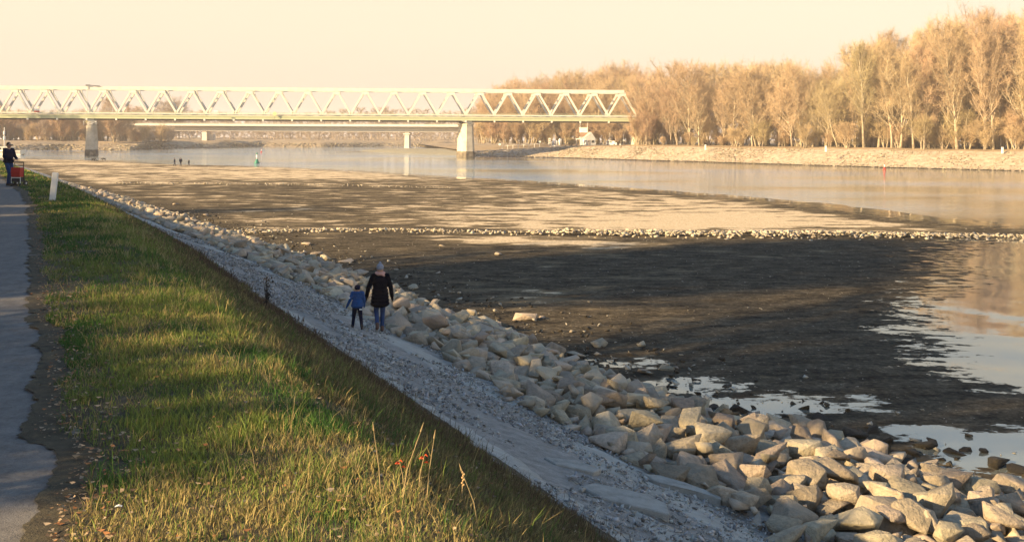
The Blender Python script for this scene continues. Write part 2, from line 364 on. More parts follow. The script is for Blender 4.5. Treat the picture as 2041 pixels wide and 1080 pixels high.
cv, cf, off = [], [], 0
for a in ((4.75, 5.35, 6, 33, 1), (6.7, 8.1, 6, 14, 2), (7.0, 8.1, 15, 40, 3), (5.7, 6.5, 7, 10, 4), (6.4, 7.3, 36, 70, 5), (4.8, 5.2, 34, 80, 6), (5.9, 6.4, 17, 22, 7)):
    v, f = crust(*a); cv.append(v); cf.append(f + off); off += len(v)
tag(mobj('dried_silt', mesh_np('dried_silt', np.concatenate(cv), np.concatenate(cf), [M['silt']], smooth=True)), 'pale crust of dried silt on the grey gravel slope', 'silt', kind='stuff')

# ------------------------------------------------------------------ mud flat
shore_px = [(-200, 316), (40, 317), (160, 320), (300, 328), (470, 332), (560, 336), (700, 343), (860, 354), (1000, 362), (1200, 376), (1400, 392), (1560, 406), (1700, 424), (1790, 438), (1950, 452), (2041, 459), (2500, 470),
            (2500, 477), (2041, 480), (1915, 486), (1880, 520), (1905, 555), (1830, 600), (1815, 640), (1875, 690), (1840, 722), (1940, 765), (2041, 790), (2500, 820)]
shore = np.array([G(x, y, 0.0)[:2] for x, y in shore_px])
near_poly = np.concatenate([shore, [[90, 10], [60, -60], [-260, -60], [-300, 250]]])
def sdist(poly, x, y):                        # signed distance, positive inside
    x = x.ravel(); y = y.ravel(); d = np.full(x.shape, 1e9); ins = np.zeros(x.shape, bool); n = len(poly)
    for i in range(n):
        a, b = poly[i], poly[(i + 1) % n]; e = b - a; L2 = e @ e + 1e-9
        u = np.clip(((x - a[0]) * e[0] + (y - a[1]) * e[1]) / L2, 0, 1)
        d = np.minimum(d, np.hypot(x - a[0] - u * e[0], y - a[1] - u * e[1]))
        c = ((a[1] > y) != (b[1] > y)) & (x < (b[0] - a[0]) * (y - a[1]) / (b[1] - a[1] + 1e-12) + a[0]); ins ^= c
    return np.where(ins, d, -d)
pud_px = [[(1262, 764), (1330, 756), (1450, 762), (1478, 776), (1400, 788), (1300, 782)],
          [(1330, 800), (1410, 797), (1500, 800), (1560, 790), (1650, 800), (1655, 822), (1540, 838), (1430, 845), (1385, 830)],
          [(1765, 852), (1900, 856), (2060, 866), (2300, 880), (2300, 960), (2041, 952), (1920, 935), (1840, 905)],
          [(1225, 722), (1285, 720), (1290, 728), (1230, 730)], [(1740, 655), (1830, 655), (1830, 664), (1745, 664)], [(1700, 800), (1730, 795), (1735, 812), (1705, 814)]]
rows = [7.0]
while rows[-1] < 420: rows.append(rows[-1] * 1.009)
rows = np.array(rows); us = np.concatenate([np.arange(-1.3, -0.6, 0.02), np.arange(-0.6, 0.62, 0.0032), np.arange(0.62, 2.2, 0.02)])
UU, YY = np.meshgrid(us, rows); XX = UU * YY
Lm, Tm = toLT(XX, YY)
sd = sdist(near_poly, XX, YY).reshape(XX.shape)
puds = [np.array([G(x, y, 0.08)[:2] for x, y in q]) for q in pud_px]
wet = -sd.copy()
for q in puds:
    s_ = sdist(q, XX, YY).reshape(XX.shape); wet = np.maximum(wet, np.where(s_ > -3, s_ * 2.0 + 0.15, -9))
scale_w = np.clip(YY / 45, 0.35, 2.2)
wet_a = np.clip(wet / scale_w * 0.62, -6, 4)
zz = 0.09 + 0.02 * np.clip(sd, -8, 1) + 0.05 * (fbm(XX * 0.3, YY * 0.3, 21) - 0.5)
zz = np.where(Lm < 16, np.maximum(zz, 0.08 + 0.10 * sstep(16, 13, Lm)), zz)
for q in puds: pass
# dryness: pale dry sand far out and along the groyne, wet black mud in the near bay
gro_px = [(470, 463), (560, 461), (640, 459), (800, 459), (1000, 464), (1200, 468), (1500, 470), (1800, 471), (2041, 473), (2350, 478)]
gro = np.array([G(x, y, 0.15)[:2] for x, y in gro_px])
gy = np.interp(XX, gro[:, 0], gro[:, 1])
dd = YY - gy
px_u = UU * F + W / 2
dry = (0.24 + 0.30 * sstep(650, 1250, px_u) + 0.28 * sstep(55, 90, dd)) * sstep(1.0, 8, dd) + 0.20 * (fbm(XX * 0.035, YY * 0.10, 31, 4) - 0.5) * 4
strip_m = np.exp(-((dd + 4.5) / 3.4) ** 2) * sstep(820, 960, px_u) * sstep(1420, 1150, px_u)
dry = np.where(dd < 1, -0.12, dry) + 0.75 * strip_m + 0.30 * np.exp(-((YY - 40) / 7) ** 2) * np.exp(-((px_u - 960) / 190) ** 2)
lit_m = np.exp(-((dd + 4) / 3.0) ** 2) * sstep(900, 500, px_u); dry += 0.3 * lit_m  # sunlit strip below the groyne's left part, painted in as extra dryness
dry += 0.50 * np.exp(-((dd - 11) / 8) ** 2) * np.exp(-((px_u - 1400) / 260) ** 2)
dry -= 0.75 * sstep(7, 1.5, sd) * sstep(200, 60, YY)
dry -= 0.35 * sstep(18, 15, Lm)
keep = (Lm > 11.6) & (sd > -9)
idx = np.arange(XX.size).reshape(XX.shape)
f = np.stack([idx[:-1, :-1], idx[:-1, 1:], idx[1:, 1:], idx[1:, :-1]], -1)
kf = keep[:-1, :-1] & keep[:-1, 1:] & keep[1:, 1:] & keep[1:, :-1]
f = f[kf]; used = np.unique(f); remap = -np.ones(XX.size, int); remap[used] = np.arange(len(used))
tag(mobj('mud_flat', mesh_np('mud_flat', np.stack([XX, YY, zz], -1).reshape(-1, 3)[used], remap[f], [M['mud']], smooth=True,
        attrs={'dry': dry.ravel()[used], 'wet': wet_a.ravel()[used]})), kind='structure')

# ------------------------------------------------------------------ rocks
def rock_mesh(seed, npts=15, bev=0.045, flat=0.62):
    r = np.random.default_rng(seed)
    pts = r.uniform(-1, 1, (npts, 3)); pts /= np.maximum(np.abs(pts).max(1, keepdims=True), 0.001) ** 0.75
    pts *= (1.0, r.uniform(0.62, 0.9), r.uniform(flat * 0.75, flat))
    bm = bmesh.new()
    for p in pts: bm.verts.new(p)
    res = bmesh.ops.convex_hull(bm, input=bm.verts)
    bmesh.ops.delete(bm, geom=[q for q in bm.verts if not q.link_faces], context='VERTS')
    bmesh.ops.dissolve_limit(bm, angle_limit=math.radians(14), verts=bm.verts[:], edges=bm.edges[:])
    if bev: bmesh.ops.bevel(bm, geom=bm.edges[:], offset=bev, segments=1, affect='EDGES', clamp_overlap=True)
    bmesh.ops.triangulate(bm, faces=bm.faces[:])
    bm.normal_update()
    v = np.array([q.co[:] for q in bm.verts]); f_ = np.array([[q.index for q in fc.verts] for fc in bm.faces]) if not bm.verts.index_update() else None
    bm.free()
    v /= np.abs(v).max()
    return v, f_
ROCK = [rock_mesh(100 + i, npts=11 + i % 6, flat=0.62 + 0.05 * (i % 5)) for i in range(18)]
PEB = [rock_mesh(300 + i, npts=8, bev=0) for i in range(8)]
ROCK_ME = [mesh_np('boulder', v, f_, [M['rock']]) for v, f_ in ROCK]
ROCKD_ME = [mesh_np('dark_boulder', v, f_, [M['rock_dark']]) for v, f_ in ROCK]
def euler_m(r): return np.array(Euler(r).to_matrix())
def scatter(items, protos, mats, name, cols=None, small=0.0):
    """items: (x,y,z,sx,sy,sz,rx,ry,rz) rows -> one joined mesh"""
    V, Fc, C, o_ = [], [], [], 0
    for i, it in enumerate(items):
        q_ = PEB if it[3] < small else protos; v, f_ = q_[i % len(q_)]
        v = (v * it[3:6]) @ euler_m(it[6:9]).T + it[:3]
        V.append(v); Fc.append(f_ + o_); o_ += len(v)
        if cols is not None: C.append(np.repeat(cols[i][None], len(v), 0))
    return mobj(name, mesh_np(name, np.concatenate(V), np.concatenate(Fc), mats, attrs=None if cols is None else {'col': np.concatenate(C)}))

rk = []                                       # L, t, size
r2 = np.random.default_rng(11)
cell = {}
def try_put(L, t, s, k=1.05):
    ci, cj = int(L / 1.2), int(t / 1.2)
    for a in range(ci - 1, ci + 2):
        for b in range(cj - 1, cj + 2):
            for q in cell.get((a, b), ()):
                if (q[0] - L) ** 2 + (q[1] - t) ** 2 < ((q[2] + s) * k * 0.72) ** 2: return False
    cell.setdefault((ci, cj), []).append((L, t, s)); rk.append((L, t, s)); return True
def rock_lo(t): return float(np.interp(t, (4, 10, 16, 24, 28, 40, 60), (8.3, 8.2, 8.2, 8.6, 8.3, 7.8, 7.6))) + 0.22 * math.sin(t * 0.71) + 0.18 * math.sin(t * 1.83 + 1)
def rock_hi(t): return float(np.interp(t, (5, 9, 13, 18, 24), (16.4, 15.9, 15.0, 13.9, 13.0))) + 0.35 * math.sin(t * 0.43 + 2) + 0.3 * math.sin(t * 1.3)
def rock_bed(L, t): return max(float(prof(L)), 1.66 - (L - 8.2) * 1.5 / (rock_hi(t) - 7.6) - 0.06) if L < rock_hi(t) + .4 else float(prof(L))
for smin, smax, n in ((0.34, 0.44, 260), (0.24, 0.33, 2600), (0.16, 0.24, 11000), (0.10, 0.16, 19000), (0.05, 0.09, 13000)):
    for _ in range(n):
        t = 3 + 107 * r2.random() ** 1.25; L = r2.uniform(rock_lo(t) - 0.2, rock_hi(t) + 0.3)
        edge_k = (L - rock_lo(t)) / 1.6
        if edge_k < 1 and smin > 0.3 and r2.random() > edge_k: continue
        try_put(L, t, r2.uniform(smin, smax))
# a second layer of big stones heaped on top
for _ in range(1050):
    t = 4 + 90 * r2.random() ** 1.3; L = r2.uniform(rock_lo(t) + 1.2, rock_hi(t) - 0.5); rk.append((L, t, -r2.uniform(0.13, 0.31)))
tt_ = np.arange(2, 26, 0.2); uu_ = np.linspace(0, 1, 26); MV = []
for t in tt_:
    hi = rock_hi(t) + 0.35
    for u in uu_:
        L = 8.4 + (hi - 8.4) * u; x, y = LT(L, t); MV.append((float(x), float(y), rock_bed(L, t) - 0.05 - 0.12 * sstep(0.9, 1.0, u) + 0.05 * (float(vnoise(L * 2, t * 2, 5)) - .5)))
idx = np.arange(len(MV)).reshape(len(tt_), len(uu_)); MF = np.stack([idx[:-1, :-1], idx[:-1, 1:], idx[1:, 1:], idx[1:, :-1]], -1).reshape(-1, 4)
tag(mobj('riprap_bed', mesh_np('riprap_bed', MV, MF, [M['soil']], smooth=True)), kind='structure')
rows_ = []
for L, t, s in rk:
    top = s < 0; s = abs(s); x, y = LT(L, t); z = rock_bed(L, t) + (r2.uniform(0.16, 0.30) if top else r2.uniform(-0.02, 0.10)) + s * 0.18
    rows_.append((float(x), float(y), float(z), s * r2.uniform(0.95, 1.25), s * r2.uniform(0.9, 1.15), s * r2.uniform(0.8, 1.1),
                  r2.normal(0, 0.24), r2.normal(0.12, 0.24), r2.uniform(0, 6.28), L, t))
def in_view(x, y, z, m=30):
    if y < 2: return False
    px = W / 2 + F * x / y; py = HOR + F * (CZ - z) / y; return -m < px < W + m and 0 < py < H + m
vis = sorted([q for q in rows_ if in_view(*q[:3])], key=lambda q: -q[3] / q[1])
NB = 236
big, rest = vis[:NB], vis[NB:] + [q for q in rows_ if not in_view(*q[:3]) and q[1] > 1]
ANCH = ((690, 600, 'behind the walking pair'), (840, 640, 'right of the black coat'), (560, 540, 'far up the bank beyond the walking pair'), (980, 700, 'between the walking pair and the lone mud stones'), (1120, 740, 'abreast of the lone stones on the mud'), (1250, 800, 'below the first small puddle'), (1420, 860, 'beside the small puddles'), (1620, 900, 'beside the dark wet stones'), (1830, 920, 'under the large puddle'),
        (1150, 830, 'on the gravel side above the slabs'), (1400, 930, 'right behind the tilted slab'), (1560, 1010, 'on the gravel side near the bottom edge'), (1760, 1030, 'at the bottom edge right of the gravel'), (1960, 1030, 'in the bottom right corner'), (1640, 960, 'in the middle of the belt near the bottom'))
def boulder_label(q):
    x, y, z, L = q[0], q[1], q[2], q[9]
    px = W / 2 + F * x / y; py = HOR + F * (CZ - z) / y; a = min(ANCH, key=lambda a: (a[0] - px) ** 2 + 2 * (a[1] - py) ** 2)
    size = 'large' if q[3] > .40 else ('medium' if q[3] > .30 else 'small'); flat = 'flat ' if q[5] < q[3] * .80 else ('blocky ' if q[5] > q[3] * .95 else '')
    return size + ' ' + flat + ('pale riprap boulder ' if L > 9.6 else 'shaded grey riprap boulder ') + a[2]
for i, q in enumerate(big):
    o = mobj('boulder', ROCK_ME[i % len(ROCK_ME)], loc=q[:3]); o.scale = q[3:6]; o.rotation_euler = q[6:9]
    lb = boulder_label(q); tag(o, lb, 'boulder', 'riprap: ' + lb)
rs_ = scatter([np.array(q[:9]) for q in rest], ROCK, [M['rock']], 'riprap_stones', small=0.21)
tag(rs_, 'smaller pale riprap stones filling the belt along the bank', 'riprap', kind='stuff')

# dark, algae-covered stones at the foot of the riprap by the puddles
dk = []
for px, py, s in ((1245, 775, .34), (1275, 800, .3), (1300, 812, .3), (1340, 770, .22), (1375, 800, .3), (1420, 815, .28), (1452, 822, .30), (1478, 820, .34), (1505, 838, .36), (1392, 845, .3), (1440, 858, .3), (1535, 845, .34), (1570, 830, .2), (1600, 815, .22), (1620, 860, .4),
                  (1660, 862, .42), (1640, 835, .3), (1700, 868, .42), (1735, 860, .3), (1690, 895, .4), (1748, 905, .45), (1790, 915, .36), (1840, 888, .34), (1860, 884, .25), (1905, 902, .36), (1925, 898, .2), (1880, 915, .16), (1990, 925, .42), (2030, 938, .3), (1830, 925, .4), (1200, 748, .28), (1175, 742, .2), (1960, 900, .2), (1580, 870, .3), (1760, 880, .3), (1815, 902, .3)):
    s *= .68; g = G(px, py, 0.12); Ld, td = toLT(g[0], g[1])
    if Ld < rock_hi(float(td)) + .15: g[:2] = [float(q) for q in LT(rock_hi(float(td)) + r2.uniform(.1, .8), td)]
    dk.append((g[0], g[1], 0.10 + s * 0.15, s * 1.1, s * 0.9, s * 0.62))
for i, q in enumerate(dk):
    o = mobj('dark_boulder', ROCKD_ME[(i * 5 + 3) % 18], loc=q[:3]); o.scale = q[3:]; o.rotation_euler = (r2.normal(0, .25), r2.normal(0, .25), r2.uniform(0, 6))
    lb = 'black algae covered stone beside the large puddle under the riprap' if q[0] / q[1] > 0.33 else 'dark wet stone at the small puddles below the riprap'
    tag(o, lb, 'boulder', lb)
# lone pale stones lying out on the mud
lone = [(1048, 636, .36, 'flat tan stone lying alone on the dark mud'), (1082, 634, .14, None), (957, 655, .30, None), (977, 650, .22, None), (992, 648, .2, None), (823, 576, .26, 'lone pale flat stone on the mud by the black coat'), (1045, 673, .2, None), (1142, 660, .12, None),
        (1195, 687, .30, 'broken pale stone pair out on the black mud'), (1278, 687, .17, None), (1155, 711, .30, 'pale block shaped stone on the mud near the riprap'), (1193, 706, .12, None), (1282, 742, .18, None), (1330, 736, .2, None), (1347, 734, .12, None), (886, 630, .2, None),
        (690, 521, .3, None), (668, 541, .34, None), (650, 517, .36, None), (630, 508, .28, None), (600, 509, .3, None), (720, 548, .34, None), (610, 488, .25, None), (992, 508, .22, None), (880, 490, .15, None), (300, 412, .35, None), (410, 430, .32, None), (350, 408, .3, None)]
for i, (px, py, s, lb) in enumerate(lone):
    g = G(px, py, 0.12); o = mobj('lone_stone', ROCK_ME[(i * 7 + 2) % 18], loc=(g[0], g[1], 0.10 + s * 0.3)); o.scale = (s * 1.25, s, s * 0.62); o.rotation_euler = (r2.normal(0, .1), r2.normal(0, .1), r2.uniform(0, 6))
    tag(o, lb or 'small pale stone scattered on the dark mud beyond the riprap', 'stone', None if lb else 'loose stones on the mud')
# dark and pale fist-sized stones strewn over the mud near the riprap toe
it, cl = [], []
for _ in range(2600):
    t = 8 + 80 * r2.random() ** 1.2; L = 12.8 + abs(r2.normal(0, 2.2)); x, y = LT(L, t); s = 0.02 + 0.10 * r2.random() ** 2
    it.append(np.array((float(x), float(y), 0.12 + s * .2, s * 1.2, s, s * .8, r2.normal(0, .3), r2.normal(0, .3), r2.uniform(0, 6))))
    cl.append(np.array((0.05, 0.042, 0.03)) * r2.uniform(0.5, 1.6) if r2.random() < 0.72 else np.array((0.42, 0.38, 0.3)) * r2.uniform(0.7, 1.1))
for _ in range(4200):
    d_ = 22 * (110 / 22) ** r2.random(); x = d_ * r2.uniform(-0.5, 0.52); L, t = toLT(x, d_)
    if L < 14 or sdist(near_poly, np.array([x]), np.array([d_]))[0] < 2.5: continue
    s = (0.010 + 0.032 * r2.random() ** 3) * (d_ / 30) ** 0.35
    it.append(np.array((x, d_, 0.12 + s * .2, s * 1.3, s, s * .7, 0, 0, r2.uniform(0, 6)))); cl.append(np.array((0.40, 0.36, 0.29)) * r2.uniform(0.25, 1.0))
tag(scatter(it, PEB, [M['pebble']], 'pebbles', cl), 'small stones strewn over the dark mud flat', 'pebbles', kind='stuff')

# groynes: rows of heaped stones across the mud
def groyne(pts, per_m, smin, smax, wid, name, label, hts):
    it = []
    seg = np.hypot(*np.diff(pts, axis=0).T); cum = np.concatenate([[0], np.cumsum(seg)]); n = int(cum[-1] * per_m)
    for i in range(n):
        u = r2.random() * cum[-1]
        if r2.random() > .35 + .65 * np.interp(u / cum[-1], *hts): continue
        x = np.interp(u, cum, pts[:, 0]); y = np.interp(u, cum, pts[:, 1]); k = np.interp(u / cum[-1], *hts)
        off_ = r2.normal(0, wid * 0.45); s = (smin + (smax - smin) * r2.random() ** 1.8) * (0.7 + 0.3 * k); h_ = max(0, k * (1 - abs(off_) / wid)) * 0.36
        it.append(np.array((x, y + off_, 0.09 + h_, s * 1.15, s, s * 0.8, r2.normal(0, .4), r2.normal(0, .4), r2.uniform(0, 6))))
    tag(scatter(it, ROCK, [M['stones']], name, small=0.3), label, 'groyne', kind='stuff')
groyne(gro, 34, 0.08, 0.23, 1.45, 'stone_groyne', 'long row of pale stones crossing the mud flat', ((0, .3, .36, .6, .8, 1), (0.4, 0.35, 0.9, 1.0, 0.6, 0.6)))
g2 = np.array([G(x, y, 0.15)[:2] for x, y in ((230, 366), (420, 367), (700, 370), (900, 374))])
groyne(g2, 7, 0.08, 0.22, 1.6, 'stone_groyne', 'fainter row of pale stones further out on the sand', ((0, .5, 1), (0.5, 0.6, 0.2)))

# ------------------------------------------------------------------ gravel on the slope
it, cl = [], []
for _ in range(30000):
    t = 5 + 40 * r2.random() ** 1.7; L = r2.uniform(4.6, 8.7)
    if fbm(np.array([L * 1.3]), np.array([t * 0.6]), 41, 2)[0] < 0.40: continue
    x, y = LT(L, t); s = (0.008 + 0.024 * r2.random() ** 3) * (1 + t / 40)
    it.append(np.array((float(x), float(y), float(prof(L)) + 0.004 + s * .25, s * 1.3, s, s * .7, r2.normal(0, .4), r2.normal(0.3, .4), r2.uniform(0, 6))))
    g = r2.uniform(0.14, 0.46); cl.append(np.array((g, g * r2.uniform(.93, .98), g * r2.uniform(.80, .93))))
tag(scatter(it, PEB, [M['pebble']], 'gravel', cl), 'grey gravel covering the bank slope', 'gravel', kind='stuff')

# concrete slabs half buried in the gravel
def slab(px, py, corners, th, label):
    p = ground_hit(px, py); nrm = Vector((NV[0] * 0.24, NV[1] * 0.24, 1)).normalized(); xa = (Vector((1, 0, 0)) - nrm * nrm.x).normalized(); ya = nrm.cross(xa)
    bm = bmesh.new(); lo = [bm.verts.new((x, y, -th)) for x, y in corners]; hi = [bm.verts.new((x * .985, y * .985, th * .45)) for x, y in corners]; n = len(corners)
    bm.faces.new(lo[::-1]); bm.faces.new(hi)
    for k in range(n): bm.faces.new((lo[k], lo[(k + 1) % n], hi[(k + 1) % n], hi[k]))
    bmesh.ops.bevel(bm, geom=bm.edges[:], offset=.012, segments=1, affect='EDGES')
    me = bpy.data.meshes.new('concrete_slab'); bm.to_mesh(me); bm.free(); me.materials.append(M['slab'])
    o = mobj('concrete_slab', me); o.matrix_world = Matrix(((xa.x, ya.x, nrm.x, p[0]), (xa.y, ya.y, nrm.y, p[1]), (xa.z, ya.z, nrm.z, p[2] + .03), (0, 0, 0, 1))); tag(o, label, 'slab')
M['slab'] = noise_mat('weathered_concrete', ((0.3, (0.17, 0.165, 0.145)), (0.5, (0.29, 0.28, 0.245)), (0.7, (0.37, 0.355, 0.31))), scale=4, detail=11, rough=0.95, bump=0.7, bscale=12, bdist=0.03, rough_n=0.75, spec=0.1)
slab(1245, 1000, [(-.52, -.02), (-.30, -.34), (.46, -.40), (.50, .10), (.30, .36), (-.34, .33)], .09, 'flat pale concrete slab lying on the gravel near the grass')
slab(1352, 975, [(-.46, .16), (-.36, -.16), (.10, -.20), (.52, -.34), (.56, -.12), (.12, .22), (-.24, .32)], .10, 'narrow tilted slab against the shaded boulders')
slab(1135, 930, [(-.34, .0), (-.20, -.24), (.30, -.22), (.42, .06), (.08, .26)], .05, 'thin pale slab bedded in gravel above the larger slab')

# ------------------------------------------------------------------ grass
def grass_patch():
    Vs, Fs, Cs, off = [], [], [], 0
    def blades(L, t, h, w, lean, ldir, col, seg2=True):
        nonlocal off
        n = len(L); x, y = LT(L, t); z = prof(L) + 0.008
        a = rng.uniform(0, 2 * math.pi, n); wx, wy = np.cos(a) * w / 2, np.sin(a) * w / 2
        lx, ly = np.cos(ldir) * lean * h, np.sin(ldir) * lean * h
        hz = h * np.sqrt(np.maximum(0.05, 1 - np.minimum(lean, .95) ** 2))
        b0 = np.stack([x - wx, y - wy, z], -1); b1 = np.stack([x + wx, y + wy, z], -1)
        m0 = np.stack([x - wx * .8 + lx * .35, y - wy * .8 + ly * .35, z + hz * .6], -1); m1 = np.stack([x + wx * .8 + lx * .35, y + wy * .8 + ly * .35, z + hz * .6], -1)
        tp = np.stack([x + lx, y + ly, z + hz], -1)
        v = np.stack([b0, b1, m0, m1, tp], 1).reshape(-1, 3); i = np.arange(n)[:, None] * 5 + off
        Fs.append((i[:, :, None] + np.array([[0, 1, 3], [0, 3, 2], [2, 3, 4]] if seg2 else [[0, 1, 4]])[None]).reshape(-1, 3))
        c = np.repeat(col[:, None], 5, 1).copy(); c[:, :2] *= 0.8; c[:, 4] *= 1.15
        Vs.append(v); Cs.append(c.reshape(-1, 3)); off += n * 5
    GR, YG, ST, BR = np.array((.062, .138, .028)), np.array((.17, .22, .048)), np.array((.38, .30, .12)), np.array((.125, .095, .048))
    def colour(L, t, n):
        g = fbm(L * 0.9, t * 0.55, 51, 3); q = fbm(L * 2.6, t * 1.7, 57, 3); u = rng.random(n)
        slope = sstep(1.9, 2.6, L + 0.5 * (q - .5))
        st = np.clip(0.16 + 1.5 * (q - 0.5) + 0.42 * sstep(7.5, 5, t) + 0.22 * slope, 0.03, 0.8)
        c = np.where((u < st)[:, None], ST, np.where((g + rng.normal(0, .05, n) > 0.49)[:, None], GR, YG))
        c = np.where(((rng.random(n) < 0.08 + 0.50 * slope + 0.3 * sstep(3.2, 4.4, L)))[:, None], BR * rng.uniform(.7, 1.4, n)[:, None], c)
        return c * rng.uniform(.7, 1.25, n)[:, None]
    def field(n, t0, t1, p, kw):
        t = t0 + (t1 - t0) * rng.random(n) ** p; L = rng.uniform(0.2, 5.0, n)
        lo = soil_edge(t) + 0.16 + 0.14 * fbm(t * 1.5, t * 0, 61, 3); hi = 4.72 + 0.25 * (fbm(t * 5.1, t * 0 + 2, 64, 2) - .5) + 0.75 * (fbm(t * 1.1, t * 0 + 9, 63, 3) - .5)
        bare = fbm(L * 2.2, t * 1.4, 66, 3)
        k = (L > lo) & (L < hi) & ((bare > 0.30 + 0.14 * (L < 0.7)) | (rng.random(n) < .35)); L, t = L[k], t[k]; n = len(L)
        tuft = fbm(L * 3.1, t * 2.2, 71, 3); h = (0.036 + 0.10 * np.maximum(0, tuft - 0.32)) * rng.uniform(.6, 1.5, n) + 0.03 * sstep(1.7, 2.4, L) * rng.random(n)
        h *= np.where(rng.random(n) < .03, 2.2, 1); w = np.maximum(0.0045, kw * 1.35 * t) * rng.uniform(.7, 1.6, n)
        sl = sstep(1.8, 2.6, L); ld = np.where(rng.random(n) < .5 * sl, math.atan2(NV[1], NV[0]) + rng.normal(0, .5, n), rng.uniform(0, 6.28, n))
        blades(L, t, h, w, rng.uniform(.1, .95, n), ld, colour(L, t, n), t0 < 13)
    field(240000, 3.6, 13, 1.15, 0.00042)
    field(125000, 13, 34, 1.2, 0.00055)
    field(60000, 34, 110, 1.3, 0.0009)
    field(9000, 110, 300, 1.0, 0.0015)
    # dark brown dead weeds fringing the foot of the grass
    n = 26000; t = 4 + 66 * rng.random(n) ** 1.6; L = rng.normal(4.35, .30, n) + 0.6 * (fbm(t * 1.1, t * 0 + 9, 63, 3) - .5); k = (fbm(t * 1.7, L * 1.2, 91, 3) > .44) & (L < 5.2); L, t = L[k], t[k]; n = len(L)
    blades(L, t, rng.uniform(.05, .17, n), np.maximum(.004, .0006 * t), rng.uniform(.1, .9, n), rng.uniform(0, 6.28, n), np.array((.085, .055, .036)) * rng.uniform(.5, 1.7, n)[:, None])
    # long straw tussocks along the crest
    cL, ct = [], []
    for _ in range(120):
        t = 3.8 + 26 * random.random() ** 1.3; L = random.gauss(1.9, .38)
        if t < 7.5 and random.random() < .4: L = random.uniform(1.0, 2.2)
        k = random.randint(18, 46); cL.append(L + rng.normal(0, .05, k)); ct.append(t + rng.normal(0, .06, k))
    L, t = np.concatenate(cL), np.concatenate(ct); n = len(L)
    u = rng.random(n)[:, None]; c = np.where(u < .5, np.array((.45, .36, .17)), np.where(u < .8, YG * 1.1, GR)) * rng.uniform(.7, 1.2, n)[:, None]
    blades(L, t, rng.uniform(.08, .24, n), np.maximum(.003, .00035 * t), rng.uniform(.25, .95, n), rng.uniform(0, 6.28, n), c)
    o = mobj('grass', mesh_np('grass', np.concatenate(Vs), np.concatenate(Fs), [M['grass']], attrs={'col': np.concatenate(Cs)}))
    tag(o, 'rough winter grass, green and straw, on the bank beside the path', 'grass', kind='stuff')
grass_patch()
def leaf_litter():
    n = 7000; t = 3.6 + 30 * rng.random(n) ** 1.8; L = np.where(rng.random(n) < .45, soil_edge(t) + .1 + np.abs(rng.normal(0, .22, n)), rng.uniform(.3, 4.3, n))
    x, y = LT(L, t); z = prof(L) + rng.uniform(.02, .075, n); s = rng.uniform(.006, .026, n); a = rng.uniform(0, 6.28, n); tl = rng.uniform(-.6, .6, n)
    ca, sa = np.cos(a), np.sin(a); V = []
    for u, v_, h_ in ((-1, 0, .3), (0, -.5, 0), (1, 0, .25), (0, .5, .1)):
        V.append(np.stack([x + s * (u * ca - v_ * sa), y + s * (u * sa + v_ * ca), z + s * (h_ + tl * v_)], -1))
    v = np.stack(V, 1).reshape(-1, 3); i = np.arange(n)[:, None] * 4
    f_ = (i[:, :, None] + np.array([[0, 1, 3], [1, 2, 3]])[None]).reshape(-1, 3)
    pal = np.array(((.30, .19, .10), (.42, .30, .18), (.20, .12, .07), (.36, .16, .06), (.34, .26, .17)))
    c = pal[rng.integers(0, 5, n)] * rng.uniform(.6, 1.15, n)[:, None]
    tag(mobj('fallen_leaves', mesh_np('fallen_leaves', v, f_, [M['leaf']], attrs={'col': np.repeat(c, 4, 0)})), 'brown fallen leaves in the grass and along the path edge', 'leaves', kind='stuff')
leaf_litter()

